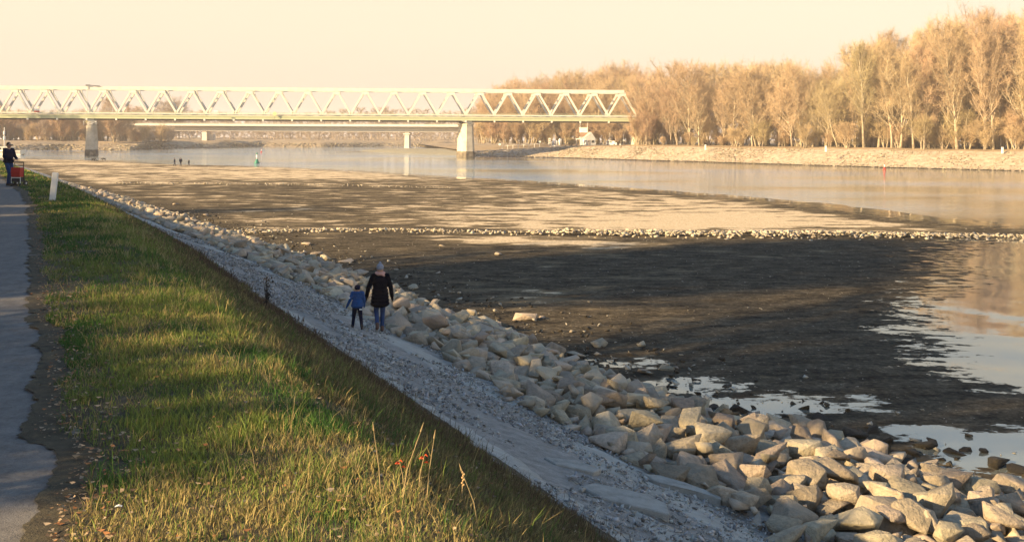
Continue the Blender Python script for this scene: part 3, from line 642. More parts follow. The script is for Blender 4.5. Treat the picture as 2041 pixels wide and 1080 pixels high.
# ------------------------------------------------------------------ trees
def norm(v): return v / (np.linalg.norm(v) + 1e-9)
def make_tree(seed, h, spread, nlimb, nsub, ntwig, limb0=0.2, up=0.8, lean=0.0, twig=(0.7, 1.7), tw=0.045, stems=1, top=0.97, ter=2):
    """tree skeleton; returns (trunk MB, crown verts, crown faces, crown material index)"""
    r = np.random.default_rng(seed); tr = MB(); br = MB(); segs = []
    for s in range(stems):
        az = r.uniform(0, 6.28); sp = (0.0 if stems == 1 else r.uniform(.1, .32)); n = 9; hh = h * (1 if s == 0 else r.uniform(.7, .98))
        d = np.array((math.cos(az) * (sp + lean), math.sin(az) * (sp + lean) * .7, 1.0)); d = norm(d); p = np.array((math.cos(az) * .3 * (stems > 1), math.sin(az) * .3 * (stems > 1), -0.3)); pts = [p]
        for i in range(n):
            d = norm(d + r.normal(0, .06, 3) + np.array((0, 0, .03))); p = p + d * hh * top / n; pts.append(p)
        r0 = hh * 0.0115 + 0.04; rad = [r0 * (1.25 if i == 0 else 1) * (1 - 0.9 * (i / n) ** 0.9) + .02 for i in range(n + 1)]
        tr.tube(pts, rad, 7)
        pts = np.array(pts)
        for i in range(n): segs.append((pts[i], pts[i + 1], 0.35 if i / n > .5 else 0.0))
        nl = max(4, int(nlimb / stems))
        for k in range(nl):
            u = limb0 + (0.95 - limb0) * (k + r.random()) / nl; q = u * n; i = min(int(q), n - 1); base = pts[i] + (pts[i + 1] - pts[i]) * (q - i)
            a = k * 2.4 + r.uniform(-.5, .5); prof_l = math.sin(math.pi * min(1, 0.30 + 0.72 * (u - limb0) / (1 - limb0))) ** 0.7
            ln = spread * prof_l * r.uniform(.7, 1.15) + 0.6; ud = up * r.uniform(.6, 1.3)
            d = norm(np.array((math.cos(a), math.sin(a), ud))); p = base; lp = [p]; m = 5
            for j in range(m):
                d = norm(d + r.normal(0, .10, 3) + np.array((0, 0, .10 * up))); p = p + d * ln / m; lp.append(p)
            rl = rad[i] * r.uniform(.35, .55)
            br.tube(lp, [rl * (1 - .8 * j / m) + .012 for j in range(m + 1)], 4, 0, False)
            lp = np.array(lp)
            for j in range(m): segs.append((lp[j], lp[j + 1], 0.5 + .5 * j / m))
            for _ in range(nsub):
                w = r.uniform(.25, 1.0) * m; j = min(int(w), m - 1); b = lp[j] + (lp[j + 1] - lp[j]) * (w - j)
                dd_ = norm(norm(lp[j + 1] - lp[j]) + r.normal(0, .55, 3) + np.array((0, 0, .3 * up))); l2 = ln * r.uniform(.22, .5); p2 = b + dd_ * l2 * .5; p3 = p2 + norm(dd_ + r.normal(0, .2, 3) + np.array((0, 0, .15))) * l2 * .5
                br.tube([b, p2, p3], [rl * .34 + .008, rl * .2 + .006, .007], 3, 0, False)
                segs.append((b, p2, 1.0)); segs.append((p2, p3, 1.5))
                for _k in range(ter):
                    c0 = p2 + (p3 - p2) * r.random() if r.random() < .6 else b + (p2 - b) * r.uniform(.3, 1); c1 = c0 + norm(dd_ + r.normal(0, .7, 3) + np.array((0, 0, .25))) * l2 * r.uniform(.3, .6)
                    br.tube([c0, c1], [rl * .13 + .008, .006], 3, 0, False); segs.append((c0, c1, 1.3))
    A = np.array([s[0] for s in segs]); B = np.array([s[1] for s in segs]); wgt = np.array([s[2] for s in segs]) * np.linalg.norm(B - A, axis=1); wgt /= wgt.sum()
    ii = r.choice(len(segs), ntwig, p=wgt); u = r.random((ntwig, 1)); o_ = A[ii] + (B[ii] - A[ii]) * u
    d = (B[ii] - A[ii]); d /= np.linalg.norm(d, axis=1, keepdims=True) + 1e-9
    d = d * .8 + r.normal(0, .55, (ntwig, 3)) + np.array((0, 0, .28 * min(up, 1.2))); d /= np.linalg.norm(d, axis=1, keepdims=True)
    ln = r.uniform(twig[0], twig[1], (ntwig, 1)); sd_ = np.cross(d, r.normal(0, 1, (ntwig, 3))); sd_ /= np.linalg.norm(sd_, axis=1, keepdims=True) + 1e-9
    wd = tw * r.uniform(.6, 1.3, (ntwig, 1)); tv = np.stack([o_ - sd_ * wd / 2, o_ + sd_ * wd / 2, o_ + d * ln], 1).reshape(-1, 3)
    bv = np.array(br.v); bt = []
    for f_ in br.f:
        bt.append((f_[0], f_[1], f_[2])); bt.append((f_[0], f_[2], f_[3]))
    V = np.concatenate([bv, tv]); Fc = np.concatenate([np.array(bt), np.arange(len(tv)).reshape(-1, 3) + len(bv)])
    return tr, V, Fc, np.concatenate([np.zeros(len(bt), int), np.ones(ntwig, int)])
class Proto: pass
def proto(kind, seed, twigs, **k):
    tr, V, Fc, mi = make_tree(seed, **k); p = Proto(); p.kind = kind; p.h = k['h']
    p.trunk = tr.mesh('trunk', M['bark'], True)
    p.crowns = [mesh_np('crown', V, Fc, [M['bark'], M[t]], mi) for t in twigs[:1]]
    for t in twigs[1:]:
        c = p.crowns[0].copy(); c.materials[1] = M[t]; p.crowns.append(c)
    p.raw = (tr, V, Fc, mi); return p
POP = [proto('poplar', 500 + i, ('twig_gold', 'twig_red', 'twig_olive'), h=28, spread=6.6, nlimb=40, nsub=8, ntwig=9500, limb0=0.2, up=1.5, lean=.03, twig=(.7, 2.0), tw=.03) for i in range(3)]
BRD = [proto('broad', 520 + i, ('twig_gold', 'twig_red', 'twig_olive', 'twig_grey'), h=22, spread=8.0, nlimb=38, nsub=10, ntwig=10500, limb0=0.14, up=0.95, lean=.12, stems=1 + (i % 2), twig=(.6, 1.8), tw=.03) for i in range(5)]
SHR = [proto('shrub', 540 + i, ('twig_red', 'twig_gold', 'twig_olive', 'twig_grey'), h=7, spread=3.0, nlimb=30, nsub=6, ntwig=7000, limb0=0.04, up=1.5, stems=6, twig=(.6, 1.6), tw=.022) for i in range(3)]
INT = [proto('inner', 560 + i, ('twig_gold',), h=22, spread=8.0, nlimb=16, nsub=2, ntwig=2300, limb0=0.06, up=1.1, lean=.06, twig=(1.0, 2.8), tw=.11, ter=0) for i in range(3)]
def put_tree(p, x, y, z, h, tint, label, group, name='bare_tree', cat='tree', wide=1.0):
    e = empty(name, (x, y, z), random.uniform(0, 6.28)); s = h / p.h; e.scale = (s * wide, s * wide, s)
    mobj('trunk', p.trunk, e); mobj('crown', p.crowns[tint % len(p.crowns)], e)
    tag(e, label, cat, group); return e
def join_trees(name, items, mat_t, label, bark='bark'):
    V, Fc, mi, o_ = [], [], [], 0
    for p, x, y, z, h, rz, wide, frac in items:
        tr, v, f_, m = p.raw; s = h / p.h; R = np.array(((math.cos(rz), -math.sin(rz), 0), (math.sin(rz), math.cos(rz), 0), (0, 0, 1)))
        tv = np.array(tr.v); tf = np.array([(q[0], q[1], q[2]) for q in tr.f if len(q) == 4] + [(q[0], q[2], q[3]) for q in tr.f if len(q) == 4])
        sel = np.random.default_rng(int(abs(x * 10))).random(len(f_)) < frac; sel |= False
        f_, m = f_[sel], m[sel]
        for vv, ff, mm in ((tv, tf, np.zeros(len(tf), int)), (v, f_, m)):
            u = np.unique(ff); rm = np.zeros(len(vv), int); rm[u] = np.arange(len(u))
            V.append((vv[u] * (s * wide, s * wide, s)) @ R.T + (x, y, z)); Fc.append(rm[ff] + o_); mi.append(mm); o_ += len(u)
    tag(mobj(name, mesh_np(name, np.concatenate(V), np.concatenate(Fc), [M[bark], M[mat_t]], np.concatenate(mi))), label, 'wood', kind='stuff')

# ------------------------------------------------------------------ far banks
def bank(name, px_pts, prof_rows, out, mat, zn=0.5, hk=None):
    """px_pts: (px, py) waterline; prof_rows: (offset, height)"""
    wl = np.array([G(x, y, 0.0)[:2] for x, y in px_pts]); n = 160
    seg = np.concatenate([[0], np.cumsum(np.hypot(*np.diff(wl, axis=0).T))]); u = np.linspace(0, seg[-1], n)
    wx, wy = np.interp(u, seg, wl[:, 0]), np.interp(u, seg, wl[:, 1]); V = []
    for off_, z in prof_rows:
        x = wx + out[..., 0] * off_; y = wy + out[..., 1] * off_; j = min(off_, 6) * 0.25
        V.append(np.stack([x + j * (fbm(u * .2, u * 0 + off_, 81) - .5), y + j * (fbm(u * .25, u * 0 + off_, 83) - .5), np.full(n, z) + zn * (fbm(x * .12, y * .12, 85) - .5) * min(1, off_ / 5)], -1))
    V = np.array(V); V[:, :, 2] *= np.interp(W / 2 + F * wx / wy, *hk)[None] if hk else 1; k = len(prof_rows); idx = np.arange(k * n).reshape(k, n); f_ = np.stack([idx[:-1, :-1], idx[:-1, 1:], idx[1:, 1:], idx[1:, :-1]], -1).reshape(-1, 4)
    tag(mobj(name, mesh_np(name, V.reshape(-1, 3), f_, [mat, M['bank_stone']], np.repeat(np.arange(k - 1) < 4, n - 1).astype(int) if hk else None, smooth=True)), kind='structure'); return np.stack([wx, wy], -1)
RHK = ((900, 1000, 1100, 1230), (.25, .5, .8, 1.0))
right_px = [(2700, 372), (2400, 356), (2041, 341), (1763, 334), (1500, 326), (1230, 318), (1100, 314), (940, 312)]
_q = np.array([G(x, y, 0.0)[:2] for x, y in right_px]); _s = np.concatenate([[0], np.cumsum(np.hypot(*np.diff(_q, axis=0).T))]); _u = np.linspace(0, _s[-1], 160)
_px = W / 2 + F * np.interp(_u, _s, _q[:, 0]) / np.interp(_u, _s, _q[:, 1]); OUT_R = np.stack([np.interp(_px, (940, 1080, 1300), (-0.12, 0.10, 0.62)), np.ones(160) * 0.785], -1); OUT_R /= np.linalg.norm(OUT_R, axis=1, keepdims=True)
wl_r = bank('far_bank', right_px, [(-4, -.5), (0, 0.05), (2, .7), (6, 2.2), (10, 3.7), (13, 4.1), (30, 4.2), (90, 4.2), (500, 4.4)], OUT_R, M['bank_soil'], hk=RHK)
OUT_L = np.array((-0.05, 1.0))
left_px = [(-500, 303), (-100, 301), (30, 300), (110, 299), (260, 299), (300, 297), (420, 295.5), (520, 293.5), (640, 294), (760, 292.5), (980, 292)]
wl_l = bank('far_bank', left_px, [(-4, -.5), (0, 0.05), (4, .9), (12, 2.2), (22, 3.2), (60, 3.4), (200, 3.4), (1600, 4)], OUT_L, M['bank_soil'], 1.4)
# gravel spit in the river
def spit(px_pts, name, hgt):
    q = np.array([G(x, y, 0.0)[:2] for x, y in px_pts]); c = q.mean(0); V = []; F_ = []; n = len(q)
    fine = np.concatenate([q[i] + (q[(i + 1) % n] - q[i]) * np.linspace(0, 1, 12, endpoint=False)[:, None] for i in range(n)]); m = len(fine)
    for k, z in ((1.02, -.3), (.9, .25 * hgt), (.6, hgt * .8), (.3, hgt), (.02, hgt)):
        p = c + (fine - c) * k; V.append(np.concatenate([p, (z + (.25 * hgt * (fbm(p[:, 0] * .2, p[:, 1] * .2, 4) - .5) if z > 0 else 0) * np.ones(m))[:, None]], 1))
    for r_ in range(4):
        for j in range(m): F_.append((r_ * m + j, r_ * m + (j + 1) % m, (r_ + 1) * m + (j + 1) % m, (r_ + 1) * m + j))
    tag(mobj(name, mesh_np(name, np.concatenate(V), F_, [M['bank_stone']], smooth=True)), kind='structure')
spit([(706, 300), (760, 304), (830, 307), (905, 309.5), (960, 311.5), (1020, 312), (1000, 299), (900, 297), (780, 297)], 'gravel_spit', 0.9)

# riprap on the far right bank
it = []
nW = len(wl_r)
for _ in range(7500):
    u = r2.random() ** 0.9 * (nW - 1); i = min(int(u), nW - 2); b = wl_r[i] + (wl_r[i + 1] - wl_r[i]) * (u - i); o_ = r2.uniform(-.6, 9.8); s = r2.uniform(.12, .32)
    z = np.interp(o_, (0, 2, 6, 10), (.05, .7, 2.2, 3.7)) * np.interp(W / 2 + F * b[0] / b[1], *RHK); p = b + OUT_R[i] * o_
    it.append(np.array((p[0], p[1], z, s * 1.2, s, s * .7, r2.normal(0, .3), r2.normal(0, .3), r2.uniform(0, 6))))
tag(scatter(it, PEB, [M['bank_stone']], 'bank_riprap'), 'pale riprap covering the sunlit slope of the far right bank', 'riprap', kind='stuff')
it = []
for _ in range(1500):
    u = r2.random() * (nW - 1); i = min(int(u), nW - 2); b = wl_r[i] + (wl_r[i + 1] - wl_r[i]) * (u - i); s = r2.uniform(.15, .4); p = b + OUT_R[i] * r2.uniform(-1.4, .1)
    it.append(np.array((p[0], p[1], .05, s * 1.3, s, s * .7, 0, 0, r2.uniform(0, 6))))
tag(scatter(it, PEB, [M['rock_dark']], 'wet_stones'), 'dark wet stones along the waterline of the far right bank', 'stones', kind='stuff')
it = []
nL = len(wl_l)
for _ in range(3000):
    u = r2.random() * (nL - 1); i = min(int(u), nL - 2); b = wl_l[i] + (wl_l[i + 1] - wl_l[i]) * (u - i); o_ = r2.uniform(-.5, 11); s = r2.uniform(.3, .8); p = b + OUT_L * o_
    it.append(np.array((p[0], p[1], np.interp(o_, (0, 4, 12), (.05, .9, 2.2)), s * 1.5, s, s * .6, r2.normal(0, .2), r2.normal(0, .2), r2.uniform(0, 6))))
tag(scatter(it, PEB, [M['bank_stone']], 'bank_riprap'), 'pale stones along the foot of the bushy left bank', 'riprap', kind='stuff')

# ------------------------------------------------------------------ the wood on the far right bank
top_prof = np.array([(900, 190), (960, 178), (1000, 168), (1050, 156), (1150, 138), (1240, 130), (1400, 125), (1500, 119), (1600, 124), (1680, 130), (1700, 92), (1720, 75), (1780, 60), (1830, 52), (1900, 32), (1950, 20), (2041, 28), (2400, 20), (2700, 20)])
def wl_at(px, off_):
    best = None
    for k in range(60):                       # walk along the bank line shifted inland
        pass
    q = wl_r + OUT_R * off_; pxs = W / 2 + F * q[:, 0] / q[:, 1]; o_ = np.argsort(pxs)
    return np.array((np.interp(px, pxs[o_], q[o_, 0]), np.interp(px, pxs[o_], q[o_, 1])))
random.seed(21)
cnt = {}
_ONES = 'zeroth first second third fourth fifth sixth seventh eighth ninth tenth eleventh twelfth thirteenth fourteenth fifteenth sixteenth seventeenth eighteenth nineteenth'.split()
def ordinal(n): return _ONES[n] if n < 20 else (('twentieth', 'thirtieth', 'fortieth', 'fiftieth')[n // 10 - 2] if n % 10 == 0 else ('twenty', 'thirty', 'forty', 'fifty')[n // 10 - 2] + '-' + _ONES[n % 10])
def wood_row(n, x0, x1, off0, off1, hk, label, group, ord_=False):
    for i in range(n):
        px = x0 + (x1 - x0) * (i + random.uniform(.1, .9)) / n; off_ = random.uniform(off0, off1); p = wl_at(px, off_)
        ty = np.interp(px, top_prof[:, 0], top_prof[:, 1]); z = 4.0; base_y = HOR + ROLL * (px - W / 2) + F * (CZ - z) / p[1]
        h = (base_y - ty) * p[1] / F * random.uniform(*hk)
        tall = px > 1690
        pr = random.choice(POP if (tall and random.random() < .75) else BRD)
        tint = 1 if px < 1400 and random.random() < .8 else (2 if 1560 < px < 1760 and random.random() < .5 else random.choice((0, 0, 0, 1)))
        lb = label(px)
        if ord_: cnt[lb] = cnt.get(lb, 0) + 1; lb = lb + ', ' + ordinal(cnt[lb]) + ' counted from the bridge' if px < 2060 else 'tall bare poplar continuing the wood beyond the right edge'
        put_tree(pr, p[0], p[1], z, max(6, h), tint, lb, group, wide=random.uniform(.75, 1.15))
def lab_front(px):
    if px > 1690: return 'tall poplar of the front row'
    if px > 1270: return 'bare tree in the low front row'
    return 'reddish tree behind the truss end'
def lab_back(px):
    if px > 1690: return 'tall bare poplar deeper inside the wood on the right'
    if px > 1270: return 'bare tree deeper in the middle of the wood'
    return 'bare reddish tree rising far behind the truss bridge'
wood_row(64, 1312, 2420, 13, 22, (.72, 1.0), lab_front, 'front trees of the right wood', True)
wood_row(58, 1330, 2460, 24, 44, (.93, 1.03), lab_back, 'inner trees of the right wood')
wood_row(26, 962, 1290, 45, 70, (.55, .9), lab_front, 'trees behind the bridge end', True)
wood_row(28, 955, 1290, 85, 130, (.9, 1.03), lab_back, 'inner trees behind the bridge end')
items = []
for i in range(120):
    px = 955 + (2500 - 955) * random.random(); off_ = random.uniform(34, 75) if px > 1280 else random.uniform(90, 150); p = wl_at(px, off_); ty = np.interp(px, top_prof[:, 0], top_prof[:, 1])
    base_y = HOR + ROLL * (px - W / 2) + F * (CZ - 4.0) / p[1]; items.append((random.choice(INT), p[0], p[1], 4.0, (base_y - ty) * p[1] / F * random.uniform(.55, .88), random.uniform(0, 6), 1.15, 1.0))
for i in range(50):
    px = 960 + 1500 * random.random(); p = wl_at(px, random.uniform(18, 40) if px > 1290 else random.uniform(50, 80)); items.append((random.choice(SHR), p[0], p[1], 4.0, random.uniform(3, 7), random.uniform(0, 6), 1.6, .2))
join_trees('wood_interior', items, 'twig_gold', 'dense tangle of bare trees inside the right wood')
# shrubs at the foot of the wood
for i in range(90):
    px = 1285 + (2420 - 1285) * (i + random.random()) / 90; p = wl_at(px, random.uniform(12, 24))
    put_tree(random.choice(SHR), p[0], p[1], 3.9, random.uniform(2.0, 8.5), random.choice((0, 1, 1, 2)), 'low bare shrub at the foot of the right wood', 'shrubs along the right wood', 'bare_shrub', 'shrub', random.uniform(1.0, 1.5))
for px, off_, h in ((1272, 13, 7.5), (1281, 15, 10), (1290, 13, 9), (1300, 16, 12), (1268, 17, 6)):
    p = wl_at(px, off_); put_tree(random.choice(SHR), p[0], p[1], 3.9, h, 0, 'bare bushy tree overgrowing the stone abutment', 'bushes around the abutment', 'bare_shrub', 'shrub', 1.0)
for i in range(26):
    px = 950 + 320 * (i + random.random()) / 26; p = wl_at(px, random.uniform(42, 55))
    put_tree(random.choice(SHR), p[0], p[1], 3.9, random.uniform(4, 9), random.choice((0, 0, 1)), 'reddish shrub below the right span of the truss bridge', 'shrubs under the right bridge span', 'bare_shrub', 'shrub', random.uniform(1.0, 1.5))

# left bank: reddish scrub, two tall trees, a round crown, and the far wood
for i in range(46):
    px = -60 + 400 * (i + random.random()) / 46; d = random.uniform(418, 465); hpx = (60 if px < 250 else 38) * random.uniform(.55, 1.05); p = P(px, 286, d)
    put_tree(random.choice(SHR), p[0], p[1], 2.2, hpx * d / F, random.choice((0, 0, 0, 1, 3)), 'reddish scrub tree on the left bank behind the shaded pier', 'scrub on the left bank', 'bare_shrub', 'shrub', random.uniform(1.0, 1.5))
for px, ty, d, pr, lb in ((205, 196, 560, POP[0], 'tall bare poplar seen through the truss left of centre'), (228, 205, 575, POP[1], 'second bare poplar seen through the truss, right of the tallest'), (248, 212, 585, POP[2], 'shorter bare poplar seen through the truss'),
                          (5, 210, 520, BRD[1], 'bare tree at the left edge behind the bridge'), (277, 216, 600, BRD[3], 'small bare tree between the poplars and the round crown')):
    p = P(px, 285, d); put_tree(pr, p[0], p[1], 2.8, (287 - ty) * d / F, 1, lb, None, wide=1.0)
for k in range(3):
    p = P(342 + (k - 1) * 16, 285, 600 + k * 4); put_tree(BRD[k], p[0], p[1], 2.8, (287 - (201 + 8 * abs(k - 1))) * 600 / F, 3, 'broad bare tree of the rounded clump beyond the road bridge', 'rounded clump beyond the road bridge', wide=1.25)
items = []
for i in range(90):
    px = 250 + 760 * (i + random.random()) / 90; d = random.uniform(640, 780)
    ty = np.interp(px, (250, 400, 480, 640, 700, 800, 950), (222, 230, 240, 232, 224, 222, 216)); p = P(px, 285, d)
    items.append((random.choice(INT), p[0], p[1], 3.2, (285 - ty) * d / F * random.uniform(.75, 1.1), random.uniform(0, 6), 1.5, .75))
for i in range(75):
    px = 300 + 720 * (i + random.random()) / 75; d = random.uniform(600, 650); p = P(px, 285, d); items.append((random.choice(INT), p[0], p[1], 3.0, random.uniform(5, 10), random.uniform(0, 6), 2.4, .55))
join_trees('distant_wood', items, 'twig_grey', 'hazy grey brown wood far behind the road bridge', 'twig_grey')

# ------------------------------------------------------------------ trees on the near bank, behind the camera's left, that shade the path and the mud
random.seed(5)
for t, L, h, pr in ((18, -20, 21, BRD[3]), (21, -14, 20, BRD[1]), (23.5, -18, 21, BRD[2]), (20, -22, 22, BRD[0]), (38.5, -11, 19, BRD[3]), (40.5, -14, 21, BRD[4]), (42.5, -11, 19, BRD[0]), (43.5, -17, 20, BRD[1]), (38, -19, 22, BRD[1]), (41, -19, 22, BRD[3]), (40, -24, 24, BRD[2]), (84, -18, 13, BRD[3])):
    x, y = LT(L, t); put_tree(pr, float(x), float(y), 4.45, h, 3, 'bare tree on the landward side of the path, casting shade on the bank', 'trees landward of the path', wide=1.1)
for t, L, h in ((5.9, -5.2, 1.5), (7, -4.6, 2.2), (8.1, -4.9, 2.5), (9.2, -4.5, 2.3), (10.4, -4.8, 2.4), (11.6, -4.6, 2.2), (14.7, -4.8, 2.2), (15.8, -4.6, 2.5), (17, -5, 2.6), (18.4, -4.6, 2.4), (20, -4.8, 2.7), (21.6, -4.7, 2.4), (24, -5.4, 3.0), (26.6, -4.9, 2.8), (29.5, -5.6, 3.1), (33, -5, 2.8), (36, -5.6, 3.2), (40, -5.2, 3), (45, -5.5, 3.2), (51, -5, 3), (58, -6, 3.2)):
    x, y = LT(L, t); put_tree(SHR[int(t) % 3], float(x), float(y), 4.4, h, 3, 'low shrub on the landward side of the path', 'shrubs landward of the path', 'bare_shrub', 'shrub', 1.5)
for t, L, h in ((316, 3, 19), (319.5, 4, 20), (323, 2, 19), (318, -4, 22)):
    x, y = LT(L, t); put_tree(BRD[int(t) % 5], float(x), float(y), 4.2, h, 3, 'bare tree on the near bank beside the shaded bridge pier', 'trees by the shaded pier', wide=1.3)

# ------------------------------------------------------------------ truss bridge
M['steel'] = plain('cream_painted_steel', (0.60, 0.58, 0.51), rough=0.6, var=0.10, scale=0.8)
M['deck_green'] = plain('greenish_deck_paint', (0.40, 0.42, 0.27), rough=0.6, var=0.08, scale=0.8)
M['deck_dark'] = plain('dark_deck_underside', (0.10, 0.09, 0.08), rough=0.8)
M['pier'] = noise_mat('pier_stone', ((0.3, (0.42, 0.36, 0.27)), (0.7, (0.62, 0.55, 0.43))), scale=0.7, detail=8, rough=0.92, bump=0.4, bscale=3, bdist=0.08)
M['pier_wet'] = noise_mat('pier_stone_waterline', ((0.3, (0.05, 0.045, 0.035)), (0.55, (0.16, 0.13, 0.09)), (0.7, (0.34, 0.28, 0.2))), scale=0.8, detail=9, rough=0.85, bump=0.5, bscale=3, bdist=0.1)
M['concrete'] = plain('pale_concrete', (0.56, 0.53, 0.47), rough=0.85, var=0.08, scale=0.4)
M['white'] = plain('white_paint', (0.78, 0.76, 0.70), rough=0.6, var=0.07, scale=4)
M['dark'] = plain('dark_iron', (0.05, 0.045, 0.04), rough=0.7)
A0 = P(176, 311, 297); B0 = P(928, 314, 301)
bang = math.atan2(B0[1] - A0[1], B0[0] - A0[0]); PAN = math.hypot(B0[0] - A0[0], B0[1] - A0[1]) / 13
br = empty('truss_bridge', (A0[0], A0[1], 0), bang)
tag(br, 'cream steel truss railway bridge on stone piers crossing the river', 'bridge')
ZB, ZT, GW = 12.7, 19.95, 5.2; K0, K1 = -10, 19
up_me = MB().bar((0, 0, 0), (PAN / 2, 0, ZT - ZB), .5, .54).mesh('diagonal', M['steel']); dn_me = MB().bar((0, 0, ZT - ZB), (PAN / 2, 0, 0), .5, .54).mesh('diagonal', M['steel'])
gus = MB().box((0, 0, 0), (2.2, .62, 1.1), taper=.75).mesh('gusset_plate', M['steel'])
tb = MB().bar((0, 0, 0), (0, GW, 0), .35, .45).mesh('cross_brace', M['steel']); kn = MB().box((0, -.35, 0), (.5, .5, .55)).mesh('bearing_block', M['steel'])
wb = MB().bar((0, 0, 0), (PAN, GW, 0), .22, .22).mesh('wind_brace', M['steel'])
for yy, dx in ((0, 0.0), (GW, -0.55)):
    MB().box(((K0 + .5 + K1 - .5) / 2 * PAN, yy, ZT), ((K1 - K0 - 1) * PAN + 1, .75, 1.0)).build('top_chord', M['steel'], br)
    MB().box(((K0 + K1) / 2 * PAN, yy, ZB - .15), ((K1 - K0) * PAN, .7, .5)).build('bottom_chord', M['steel'], br)
    for k in range(K0, K1):
        mobj('diagonal', up_me, br, (k * PAN + dx, yy, ZB)); mobj('diagonal', dn_me, br, ((k + .5) * PAN + dx, yy, ZB))
        mobj('gusset_plate', gus, br, ((k + .5) * PAN + dx, yy, ZT - .75))
for k in range(K0, K1):
    mobj('cross_brace', tb, br, ((k + .5) * PAN, 0, ZT + .1)); mobj('bearing_block', kn, br, (k * PAN, -.9, 10.75))
    if k < K1 - 1: mobj('wind_brace', wb, br, ((k + .5) * PAN, 0, ZT - .15))
XL, XR = K0 * PAN, (K1 + 2) * PAN; XM = (XL + XR) / 2
MB().box((XM, GW / 2, 11.75), (XR - XL, GW - 1.0, .5)).build('deck', M['deck_dark'], br)
MB().box((XM, -1.0, 11.85), (XR - XL, .5, .42)).box((XM, -1.0, 11.35), (XR - XL, .3, .55)).box((XM, -1.06, 11.02), (XR - XL, .5, .14)).build('walkway_girder', M['deck_green'], br)
MB().box((XM, GW / 2, 10.75), (XR - XL, GW + .6, .35)).build('underside', M['deck_dark'], br)
mb = MB(); mb.box((XM, -1.15, 13.1), (XR - XL, .06, .07)); mb.box((XM, -1.15, 12.65), (XR - XL, .04, .05)); mb.build('handrail', M['deck_green'], br)
rp_me = MB().box((0, -1.15, 12.6), (.08, .08, 1.1)).mesh('railing_post', M['deck_green'])
x = XL
while x < XR: mobj('railing_post', rp_me, br, (x, 0, 0)); x += PAN / 4
# inspection gantry above the left pier
MB().box((0, -.5, ZT + .8), (1.2, .6, .3)).build('lamp_housing', M['dark'], br); MB().tube([(-.2, -.6, 13), (-.2, -.6, ZT + .8)], .09, 6).build('mast', M['steel'], br)
MB().bar((.4, -.5, ZT + .8), (3.4, -.5, ZT + .6), .3, .2).build('cable_arm', M['dark'], br)

def pier(x, nose, label, k=1.0):
    e = empty('bridge_pier', (0, 0, 0)); o0 = Matrix.Translation((A0[0], A0[1], 0)) @ Matrix.Rotation(bang, 4, 'Z') @ Matrix.Translation((x, GW / 2, 0)) @ Matrix.Rotation(math.radians(18), 4, 'Z'); e.matrix_world = o0
    def ring(w, l, z):
        w *= k; pts = []
        for sgn in (-1, 1):
            for i in range(nose + 1):
                a = math.pi * i / nose; pts.append((sgn * -math.cos(a) * w / 2 * (1), sgn * (l / 2 - w / 2) + sgn * math.sin(a) * w / 2 * .75, z))
        return pts
    MB().loft([ring(4.3, 9.5, -1), ring(4.25, 9.4, 1.2), ring(4.1, 9.1, 1.75)]).build('wet_footing', M['pier_wet'], e, nose > 4)
    MB().loft([ring(4.05, 9.0, 1.76), ring(3.2, 8, 9.6)]).build('shaft', M['pier'], e, False)
    MB().loft([ring(3.5, 8.4, 9.6), ring(3.5, 8.4, 10.05)]).build('cap', M['pier'], e)
    mb = MB()
    for yy in (-GW / 2, GW / 2): mb.box((0, yy, 10.35), (1.6, 1.2, .55), taper=.7)
    mb.build('bearing', M['steel'], e)
    mb = MB()
    for yy in (-GW / 2 - .5, GW / 2 + .5): mb.add([(-2.6, yy - .2, 11.0), (2.6, yy - .2, 11.0), (.6, yy - .2, 10.1), (-.6, yy - .2, 10.1), (-2.6, yy + .2, 11.0), (2.6, yy + .2, 11.0), (.6, yy + .2, 10.1), (-.6, yy + .2, 10.1)], [(3, 2, 1, 0), (4, 5, 6, 7), (0, 1, 5, 4), (1, 2, 6, 5), (2, 3, 7, 6), (3, 0, 4, 7)])
    mb.build('haunch', M['steel'], e)
    tag(e, label, 'pier')
pier(0, 10, 'dark shaded stone pier with rounded nose under the left of the bridge', .84)
pier(13 * PAN, 3, 'sunlit pale stone pier with dark waterline under the right of the bridge')
pier(-13 * PAN, 10, 'stone bridge pier beyond the left edge of the picture')
e = empty('abutment', (A0[0], A0[1], 0), bang)
MB().box((K1 * PAN + .9, GW / 2 + 1, 6.5), (3.2, GW + 3, 8.4)).build('wall', M['pier'], e); MB().box((K1 * PAN + .9, GW / 2 + 1, 10.55), (3.4, GW + 3.2, .3)).build('cap', M['pier'], e)
tag(e, 'pale stone abutment at the right end of the truss, half behind branches', 'abutment')

# things on the bridge
def board(px, py, d, shape, w, h, label, mat, name='sign_board'):
    p = P(px, py, d); e = empty(name, (p[0], p[1], p[2]), bang)
    if shape == 'diamond': MB().add([(0, 0, -h / 2), (w / 2, 0, 0), (0, 0, h / 2), (-w / 2, 0, 0), (0, .1, -h / 2), (w / 2, .1, 0), (0, .1, h / 2), (-w / 2, .1, 0)], [(0, 1, 2, 3), (7, 6, 5, 4), (0, 4, 5, 1), (1, 5, 6, 2), (2, 6, 7, 3), (3, 7, 4, 0)]).build('panel', mat, e)
    elif shape == 'disc': MB().tube([(0, 0, 0), (0, .08, 0)], w / 2, 16).build('panel', mat, e)
    else: MB().box((0, 0, 0), (w, .1, h)).build('panel', mat, e)
    MB().box((0, .12, -h * .5), (.08, .08, h * 1.0)).build('bracket', M['dark'], e)
    tag(e, label, 'sign'); return e
M['red'] = plain('red_paint', (0.45, 0.035, 0.025), rough=0.5); M['yellow'] = plain('yellow_paint', (0.75, 0.6, 0.28), rough=0.5); M['green'] = plain('green_paint', (0.03, 0.18, 0.12), rough=0.45)
board(547.5, 227, 297, 'diamond', 1.35, 1.45, 'pale diamond navigation board on the middle of the truss deck', M['yellow'])
